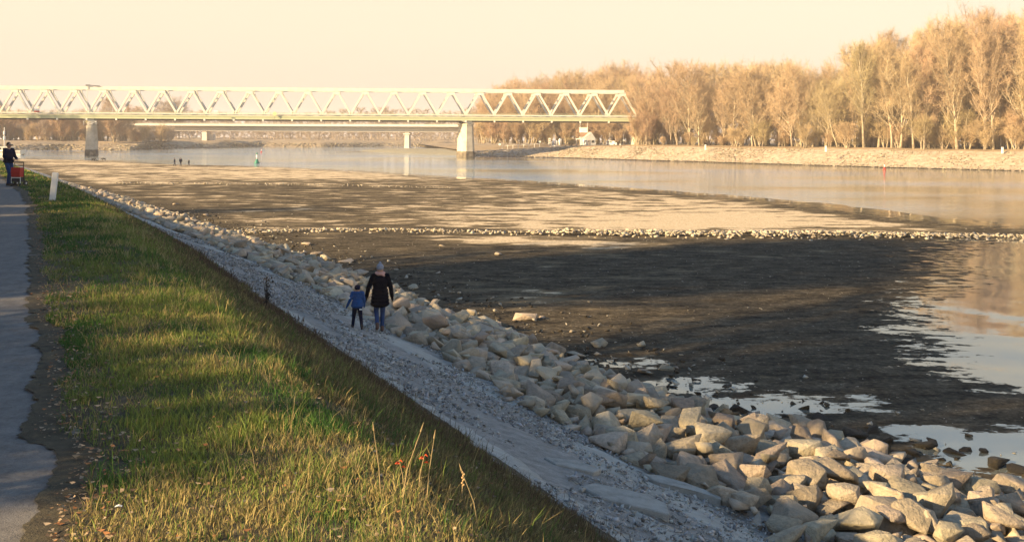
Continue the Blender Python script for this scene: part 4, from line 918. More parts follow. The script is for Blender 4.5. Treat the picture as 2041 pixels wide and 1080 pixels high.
e = board(73.5, 219, 292, 'box', 1.6, .55, 'red and white board fixed on the truss deck, left end', M['white']); MB().box((0, -.02, -.5), (1.5, .1, .42)).build('panel', M['red'], e)
board(430, 222, 295, 'box', 1.0, .35, 'small pale plate on the truss deck right of the left pier', M['white'])
p = P(182, 243, 294); e = empty('inspection_platform', (p[0], p[1], p[2]), bang)
MB().box((0, -.5, -1.0), (4.2, 1.2, .12)).build('floor', M['dark'], e)
for q in (-1.8, -.6, .6, 1.8): MB().box((q, -1.05, -.4), (.08, .08, 1.1)).build('post', M['white'], e)
MB().bar((-2, -1.05, .15), (2, -1.05, .15), .08, .08).build('rail', M['white'], e); MB().bar((-.5, -1.05, -.9), (1.8, -1.05, .1), .1, .1).build('brace', M['white'], e)
tag(e, 'small railed platform on top of the shaded left pier', 'platform')
MBp = MB(); board(172.5, 243, 291, 'diamond', .9, .9, 'small yellow diamond board at the top of the shaded pier', M['yellow'])

# ------------------------------------------------------------------ road bridge behind
rb = empty('road_bridge', tuple(P(250, 262, 500)[:2]) + (0,), 0)
q0 = P(230, 262, 505); q1 = P(985, 262, 480); ra = math.atan2(q1[1] - q0[1], q1[0] - q0[0]); rl = math.hypot(q1[0] - q0[0], q1[1] - q0[1])
rb.location = (q0[0], q0[1], 0); rb.rotation_euler = (0, 0, ra)
tag(rb, 'pale concrete road bridge in the distance behind the truss', 'bridge')
MB().box((rl / 2 + 20, 1.2, 9.25), (rl + 60, 5, 2.3)).build('girder', M['concrete'], rb)
MB().box((rl / 2 + 20, 0, 10.6), (rl + 60, 9, .35)).build('deck_slab', M['dark'], rb)
MB().box((rl / 2 + 20, -4.4, 11.15), (rl + 60, .35, 1.05)).build('parapet', M['concrete'], rb)
MB().box((rl / 2 + 20, -4.3, 12.1), (rl + 60, .08, .08)).build('handrail', M['steel'], rb)
for px, by, w in ((407, 284, 2.6), (810.5, 296, 2.3)):
    p = P(px, by, np.interp(px, (230, 985), (505, 480)) - 1); loc = Vector((p[0] - q0[0], p[1] - q0[1], 0)); loc.rotate(Euler((0, 0, -ra))); zb = max(-.5, p[2] - .5)
    MB().box((loc.x, 1.2, (8.1 + zb) / 2), (w, 4, 8.1 - zb), taper=.9).build('pier', M['concrete'], rb)
    MB().box((loc.x + w * .9, 3, (6.4 + zb) / 2), (w * .8, 3, 6.4 - zb)).build('pier', M['concrete'], rb) if px < 500 else MB().box((loc.x, 1.2, 7.2), (w * 1.45, 4.4, .5)).build('pier_collar', M['concrete'], rb)

# ------------------------------------------------------------------ slipway yard on the right bank
def yard(px, py, d): return P(px, py, d)
DY = 330
def zero(px, d=DY, z=3.4):
    x, _ = unroll(px, HOR); return np.array((x * d / F, d, z))
M['brown'] = plain('brown_boards', (0.30, 0.19, 0.12), rough=0.8); M['roof_grey'] = plain('grey_roof', (0.42, 0.36, 0.30), rough=0.8); M['glassy'] = plain('dark_pane', (0.06, 0.065, 0.07), rough=0.2, spec=0.6)
p = zero(1163); e = empty('lookout_cabin', tuple(p))
cb_ = MB().box((0, 0, 5.05), (2.5, 2.3, 1.5)).build('cabin', M['white'], e); MB().box((0, 0, 5.9), (2.75, 2.5, .16)).build('roof', M['white'], e); MB().box((0, 0, 3.6), (2.3, 2.1, 1.1)).build('boarded_storey', M['brown'], e); MB().box((0, 0, 2.7), (2.7, 2.4, .25)).build('platform', M['white'], e)
for a in (-1, 1):
    for b in (-.9, .9): MB().box((a, b, 1.2), (.18, .18, 2.8)).build('leg', M['white'], e)
    MB().tube([(a * 1.2, -1.1, 4.2), (a * 1.2, -1.1, 8.0)], .06, 6).build('mast', M['white'], e)
MB().box((0, -1.17, 5.1), (1.4, .06, .5)).build('window', M['white'], cb_)
tag(e, 'white boxy lookout cabin on stilts with two masts behind the slipway', 'cabin')
p = zero(1176, 327); e = empty('gabled_hut', tuple(p), .25)
wl_ = MB().box((0, 1.5, 1.15), (3.3, 4.5, 2.4)).build('wall', M['white'], e)
MB().add([(-1.65, -.75, 2.35), (1.65, -.75, 2.35), (0.3, -.75, 4.3), (-1.65, -.6, 2.35), (1.65, -.6, 2.35), (.3, -.6, 4.3)], [(0, 1, 2), (5, 4, 3), (0, 3, 4, 1), (1, 4, 5, 2), (2, 5, 3, 0)]).build('gable', M['white'], e)
MB().add([(-1.9, -.55, 2.3), (.3, -.55, 4.35), (.3, 3.9, 4.35), (-1.9, 3.9, 2.3), (-1.9, -.55, 2.42), (.3, -.55, 4.47), (.3, 3.9, 4.47), (-1.9, 3.9, 2.42)], [(0, 1, 2, 3), (7, 6, 5, 4), (0, 4, 5, 1), (1, 5, 6, 2), (2, 6, 7, 3), (3, 7, 4, 0)]).add([(1.9, -.55, 2.3), (.3, -.55, 4.35), (.3, 3.9, 4.35), (1.9, 3.9, 2.3), (1.9, -.55, 2.42), (.3, -.55, 4.47), (.3, 3.9, 4.47), (1.9, 3.9, 2.42)], [(3, 2, 1, 0), (4, 5, 6, 7), (1, 5, 4, 0), (2, 6, 5, 1), (3, 7, 6, 2), (0, 4, 7, 3)]).build('roof', M['roof_grey'], e)
MB().box((-.6, -.78, .95), (.8, .08, 1.8)).build('door', M['roof_grey'], wl_); MB().box((.7, -.78, 1.4), (.8, .08, .8)).build('window', M['glassy'], wl_)
tag(e, 'small white hut with steep gable beside the slipway', 'hut')
p = zero(1155, 326); e = empty('open_shelter', tuple(p))
for a in (-1, 1):
    for b in (-.8, .8): MB().box((a, b, 1.0), (.14, .14, 2.2)).build('post', M['white'], e)
MB().box((0, 0, 2.2), (2.3, 2, .3)).build('roof', M['white'], e); tag(e, 'open shelter with flat white roof left of the gabled hut', 'shelter')
p = zero(1138, 325); put_tree(SHR[0], p[0], p[1], 3.2, 2.6, 2, 'dense olive green bush beside the slipway', None, 'green_bush', 'bush', 1.6)
p = zero(1095.5, 326); e = empty('white_cabinet', tuple(p)); MB().box((0, 0, 1.2), (.7, .7, 2.4)).build('body', M['white'], e)
for k in range(3): MB().box((0, -.37, .5 + .7 * k), (.55, .05, .5)).build('panel', M['roof_grey'], e)
tag(e, 'tall narrow white cabinet at the left end of the yard', 'cabinet')
for px, h, lb in ((1102, 1.5, 'low domed white tank next to the tall cabinet'), (1109, 1.7, 'domed white tank in the middle of the yard group'), (1116, 2.3, 'tallest domed white tank of the yard group')):
    p = zero(px, 327, 3.4); e = empty('storage_tank', tuple(p)); MB().lathe([(.42, 0), (.45, h * .7), (.36, h * .88), (.18, h * .97), (.02, h)], 12).build('shell', M['white'], e, True); MB().lathe([(.5, 0), (.5, .18)], 12).build('base', M['roof_grey'], e); tag(e, lb, 'tank')
p = zero(1107, 322, 2.7); e = empty('beached_dinghy', tuple(p), .15)
MB().loft([[(-1.6, -.5, .55), (-1.6, .5, .55), (-1.6, .3, 0), (-1.6, -.3, 0)], [(0, -.7, .6), (0, .7, .6), (0, .45, -.05), (0, -.45, -.05)], [(1.7, -.08, .9), (1.7, .08, .9), (1.6, .05, .3), (1.6, -.05, .3)]]).build('hull', M['white'], e); MB().box((-.5, 0, .7), (.9, .7, .4), taper=.7).build('cuddy', M['white'], e); tag(e, 'small white dinghy pulled up in front of the white tanks', 'boat')
p = zero(1217, 330, 3.3); e = empty('parked_van', tuple(p), -.2)
MB().box((0, 0, 1.05), (3.0, 1.7, 1.3), taper=.94).build('body', M['white'], e); MB().box((1.75, 0, .8), (.7, 1.6, .8), taper=.85).build('bonnet', M['white'], e); MB().box((-.2, -.84, 1.35), (1.6, .06, .4)).build('window', M['glassy'], e)
for a in (-1, 1.3):
    for b in (-.75, .75): MB().tube([(a, b - .1, .32), (a, b + .1, .32)], .32, 12).build('wheel', M['dark'], e)
tag(e, 'white van parked behind two tall poles in the yard', 'van')
for px, h, lb in ((1215.5, 4.6, 'taller of two slim white poles in the yard'), (1220, 4.0, 'shorter slim white pole right of its taller twin')):
    p = zero(px, 323, 3.0); e = empty('flag_pole', tuple(p)); MB().tube([(0, 0, 0), (0, 0, h)], [.09, .06], 8).build('mast', M['white'], e); MB().lathe([(.25, 0), (.2, .15)], 10).build('foot', M['dark'], e); tag(e, lb, 'pole')
def disc_sign(px, d, z, h, r, label):
    p = zero(px, d, z); e = empty('disc_sign', tuple(p)); MB().tube([(0, -.04, h), (0, .04, h)], r, 18).build('disc', M['white'], e); MB().tube([(0, .06, -.2), (0, .06, h)], .05, 6).build('post', M['roof_grey'], e); tag(e, label, 'sign')
disc_sign(1244, 322, 3.2, 2.1, .42, 'round white sign right of the van and poles'); disc_sign(1076, 322, 2.6, 2.0, .36, 'round white sign at the end of the bank railing'); disc_sign(996, 326, 2.3, 1.4, .4, 'round white sign left of the bank railing')
p = zero(1001, 322, 2.2); e = empty('bank_railing', tuple(p), 0)
for k in range(8): MB().box((k * 1.72, 0, .6 + k * .09), (.13, .13, 1.3)).build('post', M['white'], e)
MB().bar((0, 0, 1.1), (12.1, 0, 1.75), .08, .1).build('rail', M['white'], e); tag(e, 'low white post railing along the bank right of the sunlit pier', 'railing')
p = zero(1166, 321, 2.6); e = empty('yard_fence', tuple(p))
for k in range(7): MB().box((k * 1.15, 0, .9), (.12, .12, 2.0)).build('post', M['white'], e)
MB().bar((0, 0, 1.2), (6.9, 0, 1.2), .06, .08).build('rail', M['white'], e); tag(e, 'white post fence in front of the gabled hut', 'fence')
sl = empty('slipway', (0, 0, 0)); tag(sl, 'dark iron slipway rails running down the bank to the water', 'slipway')
for (x0, y0), (x1, y1) in (((1081, 309), (1128, 291)), ((1092, 309), (1140, 290)), ((1100, 309.5), (1150, 290)), ((1104, 309), (1160, 290.5)), ((1112, 308), (1152, 294.5))):
    a = P(x0, y0, 312); b = P(x1, y1, 324); MB().bar(tuple(a), tuple(b), .35, .35).build('rail', M['dark'], sl)
a = P(1136, 302, 313); b = P(1166, 293.5, 320); MB().bar(tuple(a), tuple(b), .2, .8).build('side_wall', M['white'], sl)
for px, py, d in ((1406, 293, 266), (1646, 296, 232), (1998, 299, 212), (1236, 291, 300)):
    p = P(px, py, d); e = empty('marker_post', (p[0], p[1], p[2] - .7)); MB().box((0, 0, .55), (.36, .3, 1.3), taper=.92).build('shaft', M['white'], e); MB().box((0, 0, 1.24), (.4, .34, .1)).build('cap', M['white'], e)
    tag(e, {1406: 'white marker post on the far bank below the middle of the wood', 1646: 'white marker post on the far bank left of the red buoy', 1998: 'white marker post on the far bank at the right edge', 1236: 'white marker post just right of the yard'}[px], 'post')

# ------------------------------------------------------------------ buoys, boat, pole
def buoy(px, py, d, h, mat, label):
    p = G(px, py, 0); e = empty('buoy', (p[0], p[1], 0)); s = h / 2.7
    MB().lathe([(.25 * s, -.3 * s), (.62 * s, -.1 * s), (.66 * s, .22 * s), (.4 * s, .5 * s), (.28 * s, .95 * s), (.16 * s, 1.1 * s)], 16).build('float', mat, e, True)
    MB().lathe([(.1 * s, 1.05 * s), (.09 * s, 2.3 * s)], 8).build('mast', M['white'], e)
    MB().lathe([(.2 * s, 1.5 * s), (.22 * s, 2.0 * s)], 10).build('daymark', M['white'], e)
    MB().lathe([(.24 * s, 2.2 * s), (.02 * s, 2.75 * s)], 10).build('top_mark', mat, e); tag(e, label, 'buoy')
buoy(512, 326, 0, 2.5, M['green'], 'green buoy with conical top floating in mid river'); buoy(1763, 338.5, 0, 1.35, M['red'], 'red and white buoy close to the right bank'); buoy(521, 304, 0, 1.4, M['red'], 'tiny red buoy far out beyond the green one')
p = G(18, 309, 0); e = empty('moored_boat', (p[0], p[1], 0), -.06)
secs = []
for x, w, zt, zk in ((-7, 1.2, 1.1, .1), (-3, 1.5, 1.1, -.1), (1, 1.5, 1.2, -.1), (4, 1.1, 1.45, 0), (5.2, .12, 1.7, .6)):
    secs.append([(x, -w, zt), (x, w, zt), (x, w * .75, zk), (x, -w * .75, zk)])
MB().loft(secs).build('hull', M['white'], e); cb_ = MB().box((-1.6, 0, 1.75), (5.6, 2.2, 1.2), taper=.9).build('cabin', M['white'], e); MB().box((-1.6, 0, 2.42), (6, 2.5, .12)).build('roof', M['white'], e)
for k in range(4): MB().box((-3.6 + 1.35 * k, -1.1, 1.85), (.9, .1, .55)).build('window', M['glassy'], cb_)
MB().box((-1, -1.42, .85), (11, .06, .15)).build('rubbing_strake', M['dark'], e); tag(e, 'white cabin boat moored at the left edge of the river', 'boat')
p = P(8.5, 292, 255); e = empty('river_marker_pole', (p[0], p[1], 0)); zt = P(8.5, 254, 255)[2]
MB().tube([(0, 0, .5), (0, 0, zt)], [.12, .09], 8).build('mast', M['white'], e)
for k in (.45, .78): MB().lathe([(.28, 3 + k * (zt - 4)), (.28, 3.9 + k * (zt - 4))], 10).build('drum', M['white'], e)
MB().box((.35, 0, zt - 1.5), (.3, .1, 1.4)).build('board', M['dark'], e); tag(e, 'white pole with drum marks above the standing man', 'pole')

# ------------------------------------------------------------------ white post on the verge
p = ground_hit(104, 402); e = empty('marker_stone', (p[0], p[1], p[2]), TH); e.rotation_euler = (0, .10, TH * .6)
bm = bmesh.new(); bmesh.ops.create_cube(bm, size=1); bmesh.ops.scale(bm, vec=(.165, .13, .95), verts=bm.verts); bmesh.ops.translate(bm, vec=(0, 0, .40), verts=bm.verts)
bmesh.ops.bevel(bm, geom=bm.edges[:], offset=.014, segments=2, affect='EDGES'); me = bpy.data.meshes.new('post'); bm.to_mesh(me); bm.free(); me.materials.append(M['white']); mobj('post', me, e)
MB().box((0, 0, .02), (.19, .155, .10), taper=.95).build('foot', M['concrete'], e); tag(e, 'leaning white square post on the grass verge by the path', 'post')

# ------------------------------------------------------------------ weeds
M['stalk'] = plain('dry_stalk', (0.32, 0.24, 0.12), rough=0.9); M['weed_dark'] = plain('dead_weed', (0.035, 0.028, 0.022), rough=0.9); M['red_leaf'] = plain('red_leaf', (0.50, 0.07, 0.02), rough=0.7); M['seed'] = plain('seed_head', (0.55, 0.36, 0.17), rough=0.9)
def dead_weed(px, py, h, label, mat, n=9):
    p = ground_hit(px, py); e = empty('dead_weed', tuple(p)); r = random.Random(int(px)); mb = MB()
    for k in range(n):
        a = r.uniform(0, 6.28); l = r.uniform(.02, .10); hh = h * r.uniform(.5, 1)
        mb.tube([(0, 0, 0), (math.cos(a) * l * .4, math.sin(a) * l * .4, hh * .5), (math.cos(a) * l, math.sin(a) * l, hh)], [.008, .006, .003], 4)
    mb.build('stem', mat, e); mb = MB()
    for k in range(60):
        a = r.uniform(0, 6.28); l = r.uniform(.0, .10); z = r.uniform(.15, .95) * h; b = (math.cos(a) * l, math.sin(a) * l, z); c = r.uniform(.015, .05)
        mb.add([b, (b[0] + c, b[1], b[2] + c * .6), (b[0] + c * .4, b[1] + c * .5, b[2] + c * 1.3)], [(0, 1, 2)])
    mb.build('dry_leaves', mat, e); tag(e, label, 'weed')
dead_weed(532, 616, .62, 'dark dead weed standing alone at the grass edge by the gravel', M['weed_dark'])
def red_weed(px, py, h, label, tilt):
    p = ground_hit(px, py); e = empty('red_leaved_weed', tuple(p)); mb = MB(); top = (tilt * h, 0, h)
    mb.tube([(0, 0, 0), (tilt * h * .3, 0, h * .55), top], [.004, .003, .002], 4); mb.build('stem', M['stalk'], e)
    for k in range(5):
        a = k * 1.3; c = .020; z = h * (.80 + .05 * k); x = tilt * z
        MB().add([(x, 0, z), (x + c * math.cos(a), c * math.sin(a), z + .012), (x + 1.7 * c * math.cos(a + .25), 1.7 * c * math.sin(a + .25), z - .004), (x + c * math.cos(a + .6), c * math.sin(a + .6), z)], [(0, 1, 2, 3)]).build('leaf', M['red_leaf'], e)
    tag(e, label, 'weed')
red_weed(806, 985, .20, 'small weed with red leaves, left of two, on the crest', -.15); red_weed(834, 985, .24, 'small weed with red leaves, right of two, on the crest', .15)
p = ground_hit(920, 1010); e = empty('seed_head_stalk', tuple(p)); mb = MB(); mb.tube([(0, 0, 0), (.005, 0, .13), (.012, 0, .22)], [.004, .003, .002], 4); mb.build('stem', M['stalk'], e)
for k in range(9): MB().lathe([(.001, -.008), (.006, -.003), (.0065, .003), (.001, .008)], 6, (.007 + .006 * math.sin(k * 2.1) + .004 * k / 9, .006 * math.cos(k * 2.1), .13 + .011 * k)).build('seed_pod', M['seed'], e)
tag(e, 'pale seed head on a thin stalk at the grass crest', 'weed')
for i, (px, py, h, tl, lb) in enumerate(((800, 1010, .42, .25, 'long bent straw stalk left of the red leaves'), (850, 1015, .40, .1, 'tall thin straw stalk behind the red leaves'), (760, 1000, .40, -.12, 'upright straw stalk on the sunny crest'), (955, 1060, .34, -.3, 'bent straw stalk below the seed head'))):
    p = ground_hit(px, py); e = empty('grass_stalk', tuple(p)); MB().tube([(0, 0, 0), (tl * h * .3, 0, h * .5), (tl * h, .02, h)], [.0035, .0028, .0015], 4).build('stem', M['stalk'], e); MB().tube([(tl * h, .02, h), (tl * h * 1.15, .03, h * 1.12)], [.005, .001], 5).build('ear', M['stalk'], e); tag(e, lb, 'grass stalk')
# white scrap of litter in the leaves
p = ground_hit(236, 1028); mb = MB(); mb.add([(-.02, -.006, .0), (0, -.01, .008), (.02, -.004, .003), (.018, .008, .005), (0, .009, .012), (-.018, .006, .004)], [(0, 1, 4, 5), (1, 2, 3, 4)]); o = mb.build('paper_scrap', M['white'], loc=(p[0], p[1], p[2] + .05)); tag(o, 'small white scrap of paper in the grass by the path', 'litter')

# ------------------------------------------------------------------ people
M['skin'] = plain('skin', (0.50, 0.30, 0.21), rough=0.6, var=.05); M['denim'] = plain('blue_denim', (0.025, 0.055, 0.145), rough=0.9, var=.2, scale=20); M['black_wool'] = plain('black_wool', (0.007, 0.007, 0.011), rough=1.0, var=.3, scale=30, spec=0.03)
M['grey_knit'] = plain('grey_knit', (0.26, 0.27, 0.30), rough=0.95, var=.2, scale=60, bump=.5); M['pink'] = plain('pink_scarf', (0.62, 0.34, 0.27), rough=0.95); M['blue_jacket'] = plain('blue_jacket', (0.012, 0.06, 0.19), rough=0.8, var=.3, scale=12); M['navy'] = plain('navy_cloth', (0.009, 0.012, 0.030), rough=1.0, var=.25, scale=16, spec=0.05)
M['boot'] = plain('dark_boot', (0.03, 0.022, 0.018), rough=0.7); M['boot_brown'] = plain('brown_boot', (0.11, 0.06, 0.04), rough=0.75); M['reflective'] = plain('reflective_tape', (0.75, 0.75, 0.72), rough=0.4); M['hair'] = plain('brown_hair', (0.06, 0.035, 0.02), rough=0.6)
def blob(name, caps, mat, parent, vox=.012, smooth=3, ells=()):
    """union of tapered capsules (a, b, ra, rb) and ellipsoids (c, r) remeshed into one continuous skin"""
    bm = bmesh.new()
    for a, b, ra, rb_ in caps:
        a, b = Vector(a), Vector(b); d = b - a; n = 12
        if d.length < 1e-5: d = Vector((0, 0, 1e-4))
        q = d.to_track_quat('Z', 'Y'); rings = []
        for k in range(-3, 1): rings.append((a, ra, math.radians(k * 28)))
        for k in range(0, 4): rings.append((b, rb_, math.radians(k * 28)))
        vr = []
        for c, r, an in rings:
            vr.append([bm.verts.new(c + q @ Vector((math.cos(2 * math.pi * j / n) * r * math.cos(an), math.sin(2 * math.pi * j / n) * r * math.cos(an), r * math.sin(an)))) for j in range(n)])
        for i in range(len(vr) - 1):
            for j in range(n): bm.faces.new((vr[i][j], vr[i][(j + 1) % n], vr[i + 1][(j + 1) % n], vr[i + 1][j]))
        bm.faces.new(vr[0][::-1]); bm.faces.new(vr[-1])
    for c, r in ells:
        bmesh.ops.create_uvsphere(bm, u_segments=16, v_segments=10, radius=1, matrix=Matrix.Translation(c) @ Matrix.Diagonal((*r, 1)))
    me = bpy.data.meshes.new('tmp'); bm.to_mesh(me); bm.free(); o = bpy.data.objects.new('tmp', me); COL.objects.link(o)
    md = o.modifiers.new('r', 'REMESH'); md.mode = 'VOXEL'; md.voxel_size = vox
    if smooth: ms = o.modifiers.new('s', 'SMOOTH'); ms.iterations = smooth; ms.factor = .5
    dg = bpy.context.evaluated_depsgraph_get(); out = bpy.data.meshes.new_from_object(o.evaluated_get(dg)); out.name = name
    bpy.data.objects.remove(o); bpy.data.meshes.remove(me)
    out.materials.clear(); out.materials.append(mat); out.polygons.foreach_set('use_smooth', [True] * len(out.polygons))
    return mobj(name, out, parent)
def hand(wrist, d, side, s=1.0):
    """palm, four bent fingers and a thumb as capsules; d = hand direction"""
    w = Vector(wrist); d = Vector(d).normalized(); fw = Vector((0, 1, 0)); fw = (fw - d * fw.dot(d)).normalized(); lat = d.cross(fw).normalized()
    c = [(w, w + d * .075 * s, .026 * s, .030 * s)]
    for k, l in enumerate((.062, .072, .068, .052)):
        b = w + d * .085 * s + fw * (.030 - .020 * k) * s; m = b + d * l * .5 * s - lat * .006 * side * s; c += [(b, m, .0095 * s, .009 * s), (m, m + (d - lat * .5 * side).normalized() * l * .55 * s, .009 * s, .0075 * s)]
    th = w + d * .03 * s + fw * .022 * s; c += [(th, th + (d * .6 + fw).normalized() * .035 * s, .012 * s, .0105 * s), (th + (d * .6 + fw).normalized() * .035 * s, th + (d * 1.2 + fw).normalized() * .065 * s, .0105 * s, .008 * s)]
    return c
def person(loc, rz, label, h=1.70, legs=None, arms=None, name='person', outfit=None, vox=.012, group=None, female=False, kid=False):
    """legs: ((hip->knee->ankle->toe) offsets) given as foot (x, y, z) and heel lift; y is forward"""
    e = empty(name, tuple(loc), rz); s = h / 1.70; hs = 1.22 if kid else 1.0
    tag(e, label, 'person', group)
    hipz, shz, headz = .90 * s, 1.40 * s * (0.97 if kid else 1), (1.58 if not kid else 1.53) * s; hw, sw = (.09 if not kid else .085) * s, (.185 if not female else .165) * s
    J = {}
    for sd_, (fx, fy, fz) in zip((-1, 1), legs or ((-.10, 0, 0), (.10, 0, 0))):
        hip = Vector((sd_ * hw, 0, hipz)); ank = Vector((fx * s, fy * s, fz * s + .075 * s)); mid = (hip + ank) / 2; reach = (hip - ank).length; bend = math.sqrt(max(0, (.425 * s) ** 2 - (reach / 2) ** 2)); J[sd_] = (hip, mid + Vector((0, bend, 0)), ank)
    A = {}
    for sd_, (ex, ey, ez, wx, wy, wz) in zip((-1, 1), arms): A[sd_] = (Vector((sd_ * sw, 0, shz)), Vector((ex, ey, ez)) * s, Vector((wx, wy, wz)) * s)
    neck, chest, pel = Vector((0, 0, shz + .03 * s)), Vector((0, 0, 1.22 * s)), Vector((0, 0, .95 * s)); head = Vector((0, .015 * s, headz))
    caps = [(pel, chest, .115 * s, .125 * s), (chest, (0, 0, shz - .05 * s), .125 * s, .09 * s), ((0, 0, shz - .03 * s), head, .055 * s, .05 * s)]
    for sd_ in (-1, 1):
        hp, kn, an = J[sd_]; caps += [(hp, kn, .08 * s, .055 * s), (kn, an, .052 * s, .036 * s), (an + Vector((0, -.04 * s, -.035 * s)), an + Vector((0, .13 * s, -.045 * s)), .035 * s, .03 * s)]
        sh, el, wr = A[sd_]; caps += [((0, 0, shz - .03 * s), sh, .07 * s, .058 * s), (sh, el, .052 * s, .04 * s), (el, wr, .04 * s, .027 * s)] + hand(wr, (wr - el), sd_, s * (1.05 if kid else 1))
    ells = [(head, (.076 * s * hs, .095 * s * hs, .115 * s * hs)), (head + Vector((0, .095 * s * hs, -.01 * s)), (.014 * s, .02 * s, .022 * s)), (head + Vector((.078 * s * hs, 0, -.01 * s)), (.012 * s, .02 * s, .03 * s)), (head + Vector((-.078 * s * hs, 0, -.01 * s)), (.012 * s, .02 * s, .03 * s)), (head + Vector((0, .075 * s * hs, -.055 * s)), (.028 * s, .018 * s, .010 * s))]
    blob('body', caps, M['skin'], e, vox, 2, ells)
    for sd_ in (-1, 1): MB().lathe([(.002, -.008 * s), (.009 * s, 0), (.002, .008 * s)], 8, (sd_ * .028 * s * hs, head.y + .088 * s * hs, headz + .012 * s)).build('eye', M['dark'], e)
    o = outfit; tw_ = o.get('trouser_w', 1.0)
    c = []
    for sd_ in (-1, 1):
        hp, kn, an = J[sd_]; c += [(hp, kn, .098 * s * tw_, .068 * s * tw_), (kn, an + Vector((0, 0, .03 * s)), .066 * s * tw_, .054 * s * tw_)]
    c += [((-hw * .8, 0, hipz + .02 * s), (hw * .8, 0, hipz + .02 * s), .10 * s, .10 * s), ((0, 0, hipz), (0, 0, hipz + .12 * s), .12 * s, .118 * s)]
    blob('trousers', c, o['trousers'], e, vox, 2)
    for sd_ in (-1, 1):
        hp, kn, an = J[sd_]; lift = an.z - .075 * s; toe = an + Vector((0, .15 * s, -.04 * s - min(lift * .55, .07 * s))); heel = an + Vector((0, -.045 * s, -.035 * s))
        blob('shoe', [(heel, toe, .046 * s, .038 * s), (an + Vector((0, 0, .05 * s * o.get('boot_h', 1))), heel, .05 * s, .046 * s)], o['shoes'], e, vox, 1)
    # coat or jacket: torso, flared skirt, sleeves
    cb = o['coat_bottom'] * s; fl = o.get('flare', 1.0); r0 = .165 * s * fl; c = []; el_ = [((0, 0, shz - .12 * s), (sw + .05 * s, .125 * s, .17 * s)), ((0, 0, 1.14 * s), (.18 * s, .155 * s, .26 * s)), ((0, 0, 1.27 * s), (.17 * s, .15 * s, .16 * s))]
    for k in range(5):
        u = k / 4; z = 1.05 * s + (cb + .09 * s - 1.05 * s) * u; el_.append(((0, -.005, z), ((.185 + .035 * u) * s * fl, (.148 + .02 * u) * s * fl, .10 * s)))
    for sd_ in (-1, 1):
        sh, el, wr = A[sd_]; c += [(sh + Vector((-sd_ * .045, 0, .0)), sh + Vector((0, 0, .0)), .085 * s, .082 * s), (sh, el, .080 * s, .062 * s), (el, wr + (wr - el).normalized() * .0, .060 * s, .050 * s)]
    blob('coat' if o.get('long') else 'jacket', c, o['coat'], e, vox, 2, el_)
    if o.get('hat') is not None:
        ht = o['hat']; blob('hat', [], ht, e, vox, 1, [(head + Vector((0, -.008, .055 * s)), (.094 * s * hs, .112 * s * hs, .085 * s * hs)), (head + Vector((0, -.02, .02 * s)), (.092 * s * hs, .105 * s * hs, .05 * s * hs))] + ([(head + Vector((0, -.01, .155 * s)), (.036 * s,) * 3)] if o.get('bobble') else []))
    else:
        blob('hair', [], M['hair'], e, vox, 1, [(head + Vector((0, -.02 * s, .03 * s)), (.084 * s, .095 * s, .10 * s))])
    if o.get('scarf') is not None: blob('scarf', [(( -.07 * s, 0, shz + .06 * s), (.07 * s, 0, shz + .06 * s), .07 * s, .07 * s), ((.05 * s, -.06 * s, shz + .05 * s), (.12 * s, -.05 * s, shz + .0 * s), .035 * s, .03 * s)], o['scarf'], e, vox, 1, [((0, 0, shz + .07 * s), (.105 * s, .105 * s, .055 * s))])
    if o.get('hood') is not None: blob('hood', [((-.07 * s, -.09 * s, shz + .03 * s), (.07 * s, -.09 * s, shz + .03 * s), .06 * s, .06 * s), ((0, -.10 * s, shz + .0 * s), (0, -.12 * s, shz - .08 * s), .06 * s, .04 * s)], o['hood'], e, vox, 2)
    if o.get('gloves') is not None:
        for sd_ in (-1, 1):
            sh, el, wr = A[sd_]; blob('mitten', [(a, b, r1 * 1.25, r2_ * 1.25) for a, b, r1, r2_ in hand(wr, wr - el, sd_, s)] + [(wr - (wr - el).normalized() * .03, wr, .034 * s, .034 * s)], o['gloves'], e, vox * .8, 1)
    return e
fw = math.atan2(-DV[0], DV[1])                # heading along the path
wp = ground_hit(757, 661); wd = wp[1]; wh = 141 * wd / F
woman = person(wp, fw * .45, 'person in black coat, grey bobble hat and jeans walking away over the gravel', h=wh / 1.05, female=True,
       legs=((-.075, -.16, .10), (.065, .10, 0)), arms=((-.29, -.03, 1.13, -.335, .05, .88), (.27, .02, 1.12, .31, .10, .87)),
       outfit=dict(trousers=M['denim'], shoes=M['boot_brown'], coat=M['black_wool'], coat_bottom=.62, flare=1.12, long=True, hat=M['grey_knit'], bobble=True, scarf=M['pink'], trouser_w=.95, gloves=M['black_wool']))
cp = ground_hit(712, 656); chh = 93 * cp[1] / F
child = person(cp, fw * .35, 'small person in blue hooded jacket and dark cap walking on the gravel', h=chh / 1.04, kid=True,
       legs=((-.17, .10, .0), (.17, -.12, .01)), arms=((-.27, -.05, 1.12, -.37, .05, .90), (.25, .03, 1.12, .26, .12, .90)),
       outfit=dict(trousers=M['navy'], shoes=M['boot'], coat=M['blue_jacket'], coat_bottom=.80, flare=1.12, hat=M['navy'], hood=M['blue_jacket'], trouser_w=1.08, gloves=M['blue_jacket'], boot_h=1.8), vox=.009)
s_ = chh / 1.04 / 1.7
MB().box((.13 * s_, -.20 * s_, .78 * s_), (.11 * s_, .02, .035 * s_)).build('reflective_strip', M['reflective'], child); MB().box((-.29 * s_, -.07 * s_, 1.20 * s_), (.05 * s_, .03, .05 * s_)).build('sleeve_patch', M['reflective'], child)
mp_ = ground_hit(17, 370); mh = 88 * mp_[1] / F
